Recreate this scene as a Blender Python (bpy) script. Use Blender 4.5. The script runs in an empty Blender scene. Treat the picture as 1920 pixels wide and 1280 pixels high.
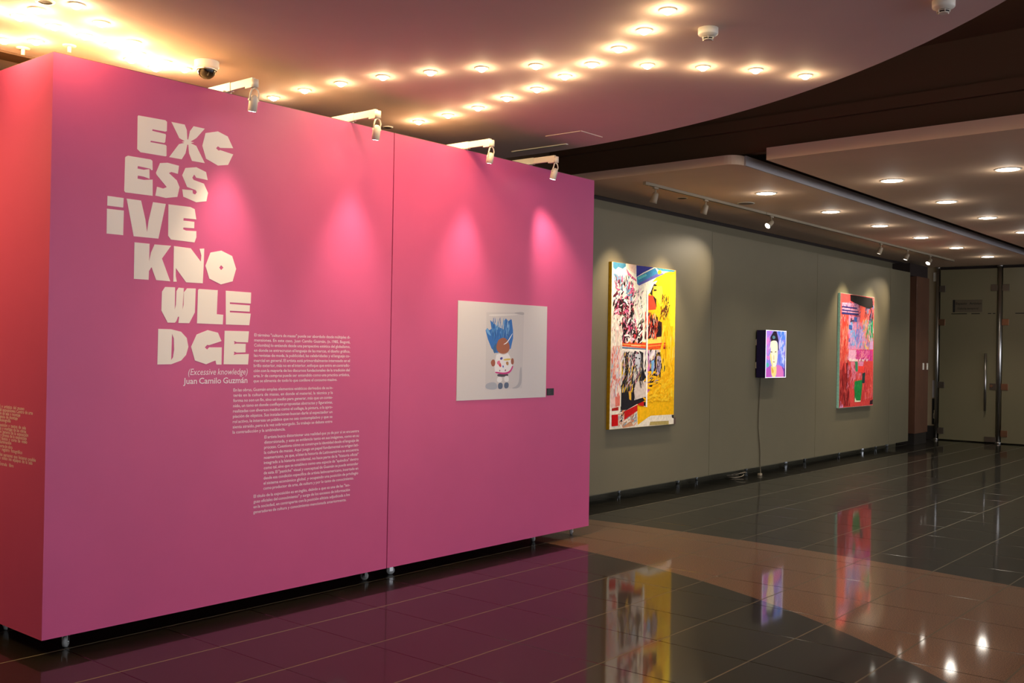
import bpy, bmesh, math, random
from mathutils import Vector, Matrix
from mathutils.geometry import tessellate_polygon

SC = bpy.context.scene
COL = SC.collection
R = math.radians

# ------------------------------------------------------------------ camera
cam_data = bpy.data.cameras.new('camera')
cam = bpy.data.objects.new('camera', cam_data)
COL.objects.link(cam)
cam_data.sensor_fit = 'HORIZONTAL'
cam_data.sensor_width = 36.0
cam_data.lens = 36.0 * 1919.5 / 1920.0
cam_data.clip_end = 200
YAW, PITCH, ROLL = R(39.65), R(0.401), R(0.975)
fwd = Vector((math.cos(YAW) * math.cos(PITCH), math.sin(YAW) * math.cos(PITCH), math.sin(PITCH)))
rgt = Vector((math.sin(YAW), -math.cos(YAW), 0))
upv = rgt.cross(fwd)
r2 = rgt * math.cos(ROLL) + upv * math.sin(ROLL)
u2 = upv * math.cos(ROLL) - rgt * math.sin(ROLL)
m = Matrix((r2, u2, -fwd)).transposed().to_4x4()
m.translation = Vector((0, 0, 1.6))
cam.matrix_world = m
SC.camera = cam

# ------------------------------------------------------------------ world, exposure
w = bpy.data.worlds.new('world')
SC.world = w
w.use_nodes = True
bg = w.node_tree.nodes['Background']
bg.inputs[0].default_value = (0.90, 0.94, 1.06, 1)
bg.inputs[1].default_value = 2.1
SC.view_settings.view_transform = 'Standard'
SC.view_settings.look = 'None'
SC.view_settings.gamma = 1.0
SC.view_settings.use_curve_mapping = False
SC.view_settings.exposure = 0.5

WARM = (1.0, 0.61, 0.26)
WHITE = (1.0, 0.80, 0.56)
NEUTRAL = (1.0, 0.93, 0.82)


# ------------------------------------------------------------------ helpers
def lin(c):
    def f(v):
        v /= 255.0
        return v / 12.92 if v <= 0.04045 else ((v + 0.055) / 1.055) ** 2.4
    return (f(c[0]), f(c[1]), f(c[2]), 1.0)


_mats = {}


def mat(name, col, rough=0.6, metal=0.0, noise=0.0, nscale=8.0, bump=0.0, bscale=60.0, spec=0.5, emit=None, es=0.0):
    if name in _mats:
        return _mats[name]
    mt = bpy.data.materials.new(name)
    mt.use_nodes = True
    nt = mt.node_tree
    b = nt.nodes['Principled BSDF']
    c = lin(col)
    b.inputs['Base Color'].default_value = c
    b.inputs['Roughness'].default_value = rough
    b.inputs['Metallic'].default_value = metal
    b.inputs['Specular IOR Level'].default_value = spec
    if emit is not None:
        e = lin(emit) if max(emit) > 1.001 else (*emit, 1)
        b.inputs['Emission Color'].default_value = e
        b.inputs['Emission Strength'].default_value = es
    if noise or bump:
        tc = nt.nodes.new('ShaderNodeNewGeometry')
    if noise:
        n = nt.nodes.new('ShaderNodeTexNoise')
        n.inputs['Scale'].default_value = nscale
        n.inputs['Detail'].default_value = 4
        nt.links.new(tc.outputs['Position'], n.inputs['Vector'])
        mp = nt.nodes.new('ShaderNodeMapRange')
        mp.inputs['From Min'].default_value = 0.3
        mp.inputs['From Max'].default_value = 0.7
        mp.inputs['To Min'].default_value = 1 - noise
        mp.inputs['To Max'].default_value = 1 + noise
        nt.links.new(n.outputs['Fac'], mp.inputs['Value'])
        vm = nt.nodes.new('ShaderNodeVectorMath')
        vm.operation = 'SCALE'
        vm.inputs[0].default_value = c[:3]
        nt.links.new(mp.outputs['Result'], vm.inputs['Scale'])
        nt.links.new(vm.outputs['Vector'], b.inputs['Base Color'])
    if bump:
        n2 = nt.nodes.new('ShaderNodeTexNoise')
        n2.inputs['Scale'].default_value = bscale
        n2.inputs['Detail'].default_value = 3
        nt.links.new(tc.outputs['Position'], n2.inputs['Vector'])
        bp = nt.nodes.new('ShaderNodeBump')
        bp.inputs['Strength'].default_value = bump
        bp.inputs['Distance'].default_value = 0.002
        nt.links.new(n2.outputs['Fac'], bp.inputs['Height'])
        nt.links.new(bp.outputs['Normal'], b.inputs['Normal'])
    _mats[name] = mt
    return mt


class MB:
    """collects vertices and faces in world coordinates"""

    def __init__(self):
        self.v, self.f, self.mi, self.sm = [], [], [], []

    def add(self, vs, fs, mi=0, smooth=False):
        o = len(self.v)
        self.v += [Vector(p) for p in vs]
        for q in fs:
            self.f.append([i + o for i in q])
            self.mi.append(mi)
            self.sm.append(smooth)
        return self

    def box(self, lo, hi, mi=0, mtx=None):
        x0, y0, z0 = lo
        x1, y1, z1 = hi
        vs = [Vector(p) for p in ((x0, y0, z0), (x1, y0, z0), (x1, y1, z0), (x0, y1, z0), (x0, y0, z1), (x1, y0, z1), (x1, y1, z1), (x0, y1, z1))]
        if mtx is not None:
            vs = [mtx @ p for p in vs]
        return self.add(vs, [(0, 3, 2, 1), (4, 5, 6, 7), (0, 1, 5, 4), (1, 2, 6, 5), (2, 3, 7, 6), (3, 0, 4, 7)], mi)

    def lathe(self, prof, n=24, mtx=None, mi=0, cap=True, smooth=True):
        """prof: list of (radius, z) bottom to top, about local z"""
        vs, fs = [], []
        for r, z in prof:
            for k in range(n):
                a = 2 * math.pi * k / n
                vs.append(Vector((r * math.cos(a), r * math.sin(a), z)))
        for i in range(len(prof) - 1):
            for k in range(n):
                k2 = (k + 1) % n
                fs.append((i * n + k, i * n + k2, (i + 1) * n + k2, (i + 1) * n + k))
        if mtx is not None:
            vs = [mtx @ p for p in vs]
        o = len(self.v)
        self.add(vs, fs, mi, smooth)
        if cap:
            self.f.append([o + k for k in reversed(range(n))]); self.mi.append(mi); self.sm.append(False)
            e = o + (len(prof) - 1) * n
            self.f.append([e + k for k in range(n)]); self.mi.append(mi); self.sm.append(False)
        return self

    def tube(self, pts, r, n=10, mi=0):
        pts = [Vector(p) for p in pts]
        vs, fs = [], []
        ref = None
        for i, p in enumerate(pts):
            d = (pts[min(i + 1, len(pts) - 1)] - pts[max(i - 1, 0)]).normalized()
            if ref is None:
                ref = d.orthogonal().normalized()
            ref = (ref - d * ref.dot(d)).normalized()
            bi = d.cross(ref)
            for k in range(n):
                a = 2 * math.pi * k / n
                vs.append(p + (ref * math.cos(a) + bi * math.sin(a)) * r)
        for i in range(len(pts) - 1):
            for k in range(n):
                k2 = (k + 1) % n
                fs.append((i * n + k, i * n + k2, (i + 1) * n + k2, (i + 1) * n + k))
        o = len(self.v)
        self.add(vs, fs, mi, True)
        self.f.append([o + k for k in reversed(range(n))]); self.mi.append(mi); self.sm.append(False)
        e = o + (len(pts) - 1) * n
        self.f.append([e + k for k in range(n)]); self.mi.append(mi); self.sm.append(False)
        return self

    def prism(self, poly, axis, lo, hi, holes=(), mi=0):
        """polygon (2-D) extruded between lo and hi along axis 'z' or 'y'; y: poly is (x, z)"""
        loops = [list(poly)] + [list(h) for h in holes]
        put = (lambda p, t: Vector((p[0], p[1], t))) if axis == 'z' else (lambda p, t: Vector((p[0], t, p[1])))
        flat = [p for lp in loops for p in lp]
        tris = tessellate_polygon([[Vector((p[0], p[1], 0)) for p in lp] for lp in loops])
        n = len(flat)
        vs = [put(p, lo) for p in flat] + [put(p, hi) for p in flat]
        fs = []
        for t in tris:
            fs.append(tuple(t)); fs.append(tuple(i + n for i in reversed(t)))
        o = 0
        for lp in loops:
            k = len(lp)
            for i in range(k):
                j = (i + 1) % k
                fs.append((o + i, o + j, n + o + j, n + o + i))
            o += k
        return self.add(vs, fs, mi)

    def build(self, name, mats, parent=None, bevel=0.0, fix=True):
        if not isinstance(mats, (list, tuple)):
            mats = [mats]
        off = Vector((0, 0, 0))
        q = parent
        while q is not None:
            off += q.location
            q = q.parent
        me = bpy.data.meshes.new(name)
        if parent is None:
            lo = Vector((min(p.x for p in self.v), min(p.y for p in self.v), min(p.z for p in self.v)))
            hi = Vector((max(p.x for p in self.v), max(p.y for p in self.v), max(p.z for p in self.v)))
            org = Vector(((lo.x + hi.x) / 2, (lo.y + hi.y) / 2, lo.z))
        else:
            org = off
        me.from_pydata([p - org for p in self.v], [], self.f)
        for mm in mats:
            me.materials.append(mm)
        me.polygons.foreach_set('material_index', self.mi)
        me.polygons.foreach_set('use_smooth', self.sm)
        me.update()
        if fix:
            b = bmesh.new(); b.from_mesh(me)
            bmesh.ops.recalc_face_normals(b, faces=b.faces)
            b.to_mesh(me); b.free()
        o = bpy.data.objects.new(name, me)
        COL.objects.link(o)
        if parent is None:
            o.location = org
        else:
            o.parent = parent
        if bevel:
            md = o.modifiers.new('bevel', 'BEVEL')
            md.width = bevel; md.segments = 2; md.limit_method = 'ANGLE'
        return o


def tag(o, label, cat, group=None, kind=None):
    if label:
        o['label'] = label
    if cat:
        o['category'] = cat
    if group:
        o['group'] = group
    if kind:
        o['kind'] = kind
    return o


def struct(o, label=None):
    o['kind'] = 'structure'
    if label:
        o['label'] = label
    return o


def empty(name, loc):
    o = bpy.data.objects.new(name, None)
    o.location = loc
    o.empty_display_size = 0.1
    COL.objects.link(o)
    return o


def kids(o):
    return [c for c in bpy.data.objects if c.parent is o]


def dup(o, loc, parent=None):
    c = o.copy()
    COL.objects.link(c)
    c.parent = parent
    if parent is None:
        c.location = loc
    for ch in kids(o):
        dup(ch, None, c)
    return c


def light(name, kind, loc, power, col, parent=None, radius=0.03, aim=None, angle=60, blend=0.5):
    d = bpy.data.lights.new(name, kind)
    d.energy = power
    d.color = col
    d.shadow_soft_size = radius
    if kind == 'SPOT':
        d.spot_size = R(angle)
        d.spot_blend = blend
    o = bpy.data.objects.new(name, d)
    COL.objects.link(o)
    off = Vector((0, 0, 0))
    q = parent
    while q is not None:
        off += q.location
        q = q.parent
    o.parent = parent
    o.location = Vector(loc) - off
    if aim is not None:
        o.rotation_euler = (Vector(aim) - Vector(loc)).to_track_quat('-Z', 'Y').to_euler()
    return o


def frame_to(p, q):
    """matrix whose local z runs from p towards q, origin at p"""
    z = (Vector(q) - Vector(p)).normalized()
    mm = z.to_track_quat('Z', 'Y').to_matrix().to_4x4()
    mm.translation = Vector(p)
    return mm


# ------------------------------------------------------------------ materials
M_pink = mat('pink_wall_paint', (209, 85, 138), 0.42, noise=0.025, nscale=3, bump=0.12, bscale=220, spec=0.4)
M_topcap = mat('bounce_damping_top', (112, 92, 70), 0.7)  # unseen brown cap, added to keep pink bounce off the ceiling
M_white_vinyl = mat('cream_vinyl', (250, 240, 228), 0.5)
M_text = mat('pale_text_vinyl', (248, 230, 238), 0.5)
M_grey = mat('grey_panel_paint', (112, 104, 82), 0.5, noise=0.03, nscale=3, bump=0.1, bscale=200, spec=0.35)
M_ceil = mat('ceiling_plaster', (226, 204, 198), 0.75, noise=0.03, nscale=2, bump=0.15, bscale=90, spec=0.2)  # slight pink bounce from the panels is put into the plaster colour
M_lowceil = mat('low_ceiling_plaster', (228, 196, 166), 0.75, noise=0.03, nscale=2, bump=0.15, bscale=90, spec=0.2)
M_void = mat('void_dark_brown', (98, 70, 44), 0.8)
M_slot = mat('slab_side_daylit', (176, 170, 170), 0.6)  # cooler light on the slab side, put into the grey
M_gap = mat('shadow_gap_dark', (42, 30, 26), 0.8)
M_white = mat('white_lamp_paint', (236, 226, 206), 0.4)
M_plastic = mat('white_plastic', (232, 224, 208), 0.45)
M_darkgap = mat('dark_vents', (40, 30, 24), 0.7)
M_chrome = mat('brushed_steel', (190, 186, 180), 0.28, metal=1.0)
M_wheel = mat('grey_caster_rubber', (150, 150, 146), 0.5)
M_hub = mat('zinc_fork', (200, 200, 198), 0.3, metal=1.0)
M_track = mat('shade_greyed_track', (150, 136, 114), 0.5)  # white track and heads; shadow and backlight are put into the colour
M_black = mat('black_plate', (24, 22, 22), 0.5)
M_brownlabel = mat('brown_label', (92, 70, 62), 0.5)
M_dome = mat('dark_camera_dome', (16, 12, 12), 0.08, spec=0.7)
M_bulb = mat('warm_bulb_glow', (255, 240, 210), 0.4, emit=(1.0, 0.82, 0.52), es=70.0)
M_lens = mat('spot_lens_glow', (255, 250, 240), 0.3, emit=(1.0, 0.93, 0.8), es=14.0)
M_down = mat('downlight_glow', (255, 250, 240), 0.3, emit=(1.0, 0.94, 0.82), es=14.0)
M_wood = mat('dark_wood_panel', (98, 64, 46), 0.45, noise=0.15, nscale=4)
M_cream = mat('cream_wall', (170, 150, 118), 0.6)
M_base = mat('dark_baseboard', (40, 36, 34), 0.4)


def floor_material():
    mt = bpy.data.materials.new('polished_tiles')
    mt.use_nodes = True
    nt = mt.node_tree
    N, Lk = nt.nodes, nt.links
    b = N['Principled BSDF']
    geo = N.new('ShaderNodeNewGeometry')
    sep = N.new('ShaderNodeSeparateXYZ')
    Lk.new(geo.outputs['Position'], sep.inputs[0])

    def mth(op, a, c=None, d=None):
        n = N.new('ShaderNodeMath')
        n.operation = op
        for i, v in enumerate((a, c, d)):
            if v is None:
                continue
            if isinstance(v, (int, float)):
                n.inputs[i].default_value = v
            else:
                Lk.new(v, n.inputs[i])
        return n.outputs[0]

    def dist(cx, cy):
        dx = mth('SUBTRACT', sep.outputs[0], cx)
        dy = mth('SUBTRACT', sep.outputs[1], cy)
        return mth('SQRT', mth('ADD', mth('MULTIPLY', dx, dx), mth('MULTIPLY', dy, dy)))
    near = mth('GREATER_THAN', dist(0.338, 5.645), 6.403)
    far = mth('LESS_THAN', dist(-5.167, 4.281), 13.176)
    band = mth('MULTIPLY', near, far)

    def line(co, pitch, off, half):
        t = mth('PINGPONG', mth('SUBTRACT', co, off), pitch / 2)
        return mth('LESS_THAN', t, half)
    gx = line(sep.outputs[0], 0.5655, 4.335, 0.0036)
    gy = line(sep.outputs[1], 0.5480, 1.882, 0.0046)
    gap = mth('MAXIMUM', gx, gy)
    # speckle of the brown granite, faint grain of the black
    sp = N.new('ShaderNodeTexNoise'); sp.inputs['Scale'].default_value = 160; sp.inputs['Detail'].default_value = 3
    Lk.new(geo.outputs['Position'], sp.inputs['Vector'])
    cl = N.new('ShaderNodeTexNoise'); cl.inputs['Scale'].default_value = 1.3
    Lk.new(geo.outputs['Position'], cl.inputs['Vector'])
    r1 = N.new('ShaderNodeValToRGB')
    r1.color_ramp.elements[0].position = 0.38; r1.color_ramp.elements[0].color = lin((98, 73, 54))
    r1.color_ramp.elements[1].position = 0.66; r1.color_ramp.elements[1].color = lin((156, 120, 90))
    Lk.new(sp.outputs['Fac'], r1.inputs['Fac'])
    r0 = N.new('ShaderNodeValToRGB')
    r0.color_ramp.elements[0].color = lin((21, 20, 17)); r0.color_ramp.elements[1].color = lin((30, 29, 25))
    Lk.new(cl.outputs['Fac'], r0.inputs['Fac'])
    mx = N.new('ShaderNodeMix'); mx.data_type = 'RGBA'
    Lk.new(band, mx.inputs['Factor']); Lk.new(r0.outputs['Color'], mx.inputs['A']); Lk.new(r1.outputs['Color'], mx.inputs['B'])
    m2 = N.new('ShaderNodeMix'); m2.data_type = 'RGBA'
    Lk.new(gx, m2.inputs['Factor']); Lk.new(mx.outputs['Result'], m2.inputs['A']); m2.inputs['B'].default_value = lin((6, 5, 5))
    m3 = N.new('ShaderNodeMix'); m3.data_type = 'RGBA'
    Lk.new(gy, m3.inputs['Factor']); Lk.new(m2.outputs['Result'], m3.inputs['A']); m3.inputs['B'].default_value = lin((116, 110, 96))  # glints along these joints are put into their pale colour
    Lk.new(m3.outputs['Result'], b.inputs['Base Color'])
    Lk.new(mth('ADD', 0.40, mth('MULTIPLY', gx, -0.26)), b.inputs['Roughness'])
    Lk.new(mth('MULTIPLY_ADD', gy, -0.12, mth('MULTIPLY_ADD', gx, 0.25, 0.13)), b.inputs['Specular IOR Level'])
    # polish over a slightly hazy stone
    Lk.new(mth('SUBTRACT', 0.66, mth('MULTIPLY', gap, 0.56)), b.inputs['Coat Weight'])
    b.inputs['Specular Tint'].default_value = (1.0, 0.88, 0.70, 1)
    b.inputs['Coat Roughness'].default_value = 0.055
    b.inputs['Coat IOR'].default_value = 1.46
    # the rounded tile edges lean towards the joint
    cx = N.new('ShaderNodeCombineXYZ')
    Lk.new(mth('MULTIPLY', gx, -0.17), cx.inputs[0])
    Lk.new(mth('MULTIPLY', gy, -0.20), cx.inputs[1])
    cx.inputs[2].default_value = 0.9
    nv = N.new('ShaderNodeVectorMath'); nv.operation = 'NORMALIZE'
    Lk.new(cx.outputs[0], nv.inputs[0])
    Lk.new(nv.outputs['Vector'], b.inputs['Normal'])
    return mt


M_floor = floor_material()

# ------------------------------------------------------------------ shapes on the walls, in metres (x along the wall, z up)
TITLE = [
    ('E',[(2.9712,2.8337),(3.1351,2.8371),(3.1454,2.8299),(3.1451,2.7785),(3.1365,2.774),(3.0569,2.7732),(3.0557,2.7647),(3.1368,2.7607),(3.1403,2.7553),(3.1364,2.7166),(3.1312,2.7097),(3.0484,2.7085),(3.0453,2.7008),(3.1381,2.7005),(3.1449,2.6956),(3.1461,2.6396),(3.1395,2.6367),(2.9883,2.6357),(2.9687,2.6503),(2.9675,2.8271)],None),
    ('X',[(3.1723,2.8348),(3.2566,2.8348),(3.2704,2.8065),(3.275,2.755),(3.2806,2.7529),(3.2907,2.8039),(3.3138,2.8358),(3.387,2.8345),(3.3329,2.771),(3.2961,2.745),(3.3193,2.7439),(3.2963,2.737),(3.3338,2.7265),(3.3914,2.6372),(3.3076,2.637),(3.2878,2.6771),(3.2819,2.7254),(3.2756,2.7244),(3.2649,2.6735),(3.2415,2.6361),(3.163,2.6362),(3.2225,2.7187),(3.2567,2.7317),(3.2394,2.7343),(3.2586,2.7412),(3.2239,2.7525)],None),
    ('C',[(3.3926,2.8105),(3.4755,2.8343),(3.5426,2.8161),(3.5815,2.7536),(3.4923,2.741),(3.4775,2.7481),(3.4646,2.7346),(3.4817,2.7235),(3.4926,2.7284),(3.5823,2.7172),(3.5485,2.6501),(3.4799,2.636),(3.3994,2.6634),(3.3728,2.7341)],None),
    ('E',[(2.9031,2.5988),(2.9156,2.6054),(3.0506,2.6056),(3.0606,2.5994),(3.063,2.5489),(3.0551,2.5478),(3.0484,2.5546),(2.9739,2.5584),(2.9722,2.5446),(3.0096,2.543),(3.0433,2.552),(3.0457,2.4987),(3.0104,2.5057),(2.975,2.5066),(2.9734,2.4899),(3.0108,2.488),(3.0641,2.4971),(3.066,2.4077),(2.9041,2.406),(2.8976,2.414),(2.8989,2.5923)],None),
    ('S',[(3.107,2.5944),(3.1536,2.6033),(3.2252,2.5969),(3.2193,2.5503),(3.1783,2.5554),(3.1629,2.5471),(3.2133,2.5128),(3.2312,2.4774),(3.2187,2.4208),(3.1478,2.4059),(3.0824,2.411),(3.0912,2.4613),(3.1299,2.4562),(3.1512,2.4668),(3.0885,2.5257),(3.083,2.5369)],None),
    ('S',[(3.2667,2.5908),(3.3365,2.6054),(3.4011,2.5868),(3.4129,2.5422),(3.3378,2.5455),(3.3233,2.562),(3.3118,2.5418),(3.3205,2.5307),(3.3882,2.5182),(3.4167,2.4688),(3.4069,2.4194),(3.3409,2.4051),(3.2564,2.4268),(3.2486,2.4675),(3.3147,2.4712),(3.3173,2.453),(3.3328,2.4487),(3.3432,2.4625),(3.3358,2.4739),(3.2795,2.485),(3.2469,2.5469)],None),
    ('i',[(2.8025,2.3746),(2.8953,2.374),(2.8933,2.323),(2.8024,2.3227)],('add',[(2.8009,2.3064),(2.8974,2.3071),(2.8964,2.1745),(2.8019,2.1741)])),
    ('V',[(2.9123,2.3737),(2.9971,2.3736),(3.0251,2.273),(3.0364,2.2029),(3.0447,2.2692),(3.0687,2.3734),(3.1472,2.3726),(3.106,2.1755),(2.9577,2.1745)],None),
    ('E',[(3.164,2.3728),(3.3028,2.374),(3.3312,2.3649),(3.343,2.3074),(3.2611,2.3065),(3.2594,2.2922),(3.3306,2.2924),(3.33,2.2552),(3.2602,2.2525),(3.2591,2.2431),(3.2779,2.2371),(3.3445,2.2406),(3.3452,2.2053),(3.3339,2.1751),(3.1831,2.1778),(3.1658,2.1974)],None),
    ('K',[(2.963,2.1424),(3.0532,2.1423),(3.0523,2.0439),(3.0633,2.0964),(3.0836,2.1416),(3.1854,2.143),(3.1304,2.0672),(3.1843,1.944),(3.0969,1.9456),(3.0673,2.0154),(3.0527,1.9923),(3.0515,1.9441),(2.9636,1.944)],None),
    ('N',[(3.2027,2.1431),(3.3104,2.1397),(3.3781,2.0687),(3.3806,2.1048),(3.3682,2.1419),(3.3986,2.1459),(3.3968,2.0413),(3.3931,1.9454),(3.2848,1.9445),(3.2171,2.0213),(3.2181,1.9756),(3.2251,1.9444),(3.2039,1.9431)],None),
    ('O',[(3.4407,2.1264),(3.5138,2.1434),(3.5885,2.118),(3.618,2.0448),(3.5953,1.9693),(3.5148,1.9461),(3.4357,1.9754),(3.4091,2.0473)],('hole',[(3.5016,2.0438),(3.514,2.0586),(3.5297,2.0451),(3.5147,2.0294)])),
    ('W',[(3.1531,1.9107),(3.2155,1.9122),(3.2159,1.7858),(3.2224,1.8141),(3.2247,1.8916),(3.2377,1.9114),(3.2712,1.9104),(3.265,1.7877),(3.2716,1.8163),(3.2717,1.8871),(3.292,1.9109),(3.3479,1.9126),(3.3451,1.7766),(3.31,1.7134),(3.2404,1.7127),(3.2444,1.7481),(3.2373,1.7479),(3.2275,1.7229),(3.2183,1.7135),(3.1729,1.7128),(3.1327,1.7789),(3.1343,1.8833)],None),
    ('L',[(3.3627,1.9063),(3.3708,1.9117),(3.4943,1.9113),(3.4906,1.7713),(3.535,1.7692),(3.5328,1.7128),(3.3604,1.7142)],None),
    ('E',[(3.549,1.9114),(3.7276,1.9099),(3.7264,1.8437),(3.5789,1.8445),(3.5792,1.8349),(3.7203,1.8322),(3.7194,1.7947),(3.58,1.7952),(3.5803,1.7856),(3.7277,1.7837),(3.7185,1.7137),(3.5542,1.7134)],None),
    ('D',[(3.1157,1.6764),(3.1955,1.6763),(3.259,1.6638),(3.2957,1.6292),(3.3073,1.5797),(3.2938,1.5334),(3.2625,1.5014),(3.1998,1.4802),(3.1146,1.4789)],('hole',[(3.2015,1.652),(3.2139,1.6241),(3.2169,1.561),(3.2107,1.5188),(3.1993,1.5027)])),
    ('G',[(3.3601,1.6505),(3.4322,1.6773),(3.5015,1.6637),(3.5264,1.6153),(3.4442,1.5907),(3.4299,1.592),(3.4153,1.5774),(3.4305,1.5646),(3.4444,1.5777),(3.5289,1.5787),(3.5295,1.4778),(3.4946,1.4785),(3.4881,1.5018),(3.4714,1.4967),(3.4257,1.48),(3.3512,1.5016),(3.3251,1.5799)],None),
    ('E',[(3.5465,1.6765),(3.7175,1.6769),(3.7119,1.6108),(3.6321,1.6111),(3.6127,1.6182),(3.6165,1.6057),(3.6131,1.5982),(3.6323,1.6022),(3.696,1.6016),(3.6954,1.5508),(3.6335,1.5488),(3.6141,1.5553),(3.6161,1.5442),(3.612,1.5339),(3.6337,1.5392),(3.7197,1.5413),(3.7148,1.4783),(3.544,1.4799)],None),
]
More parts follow.
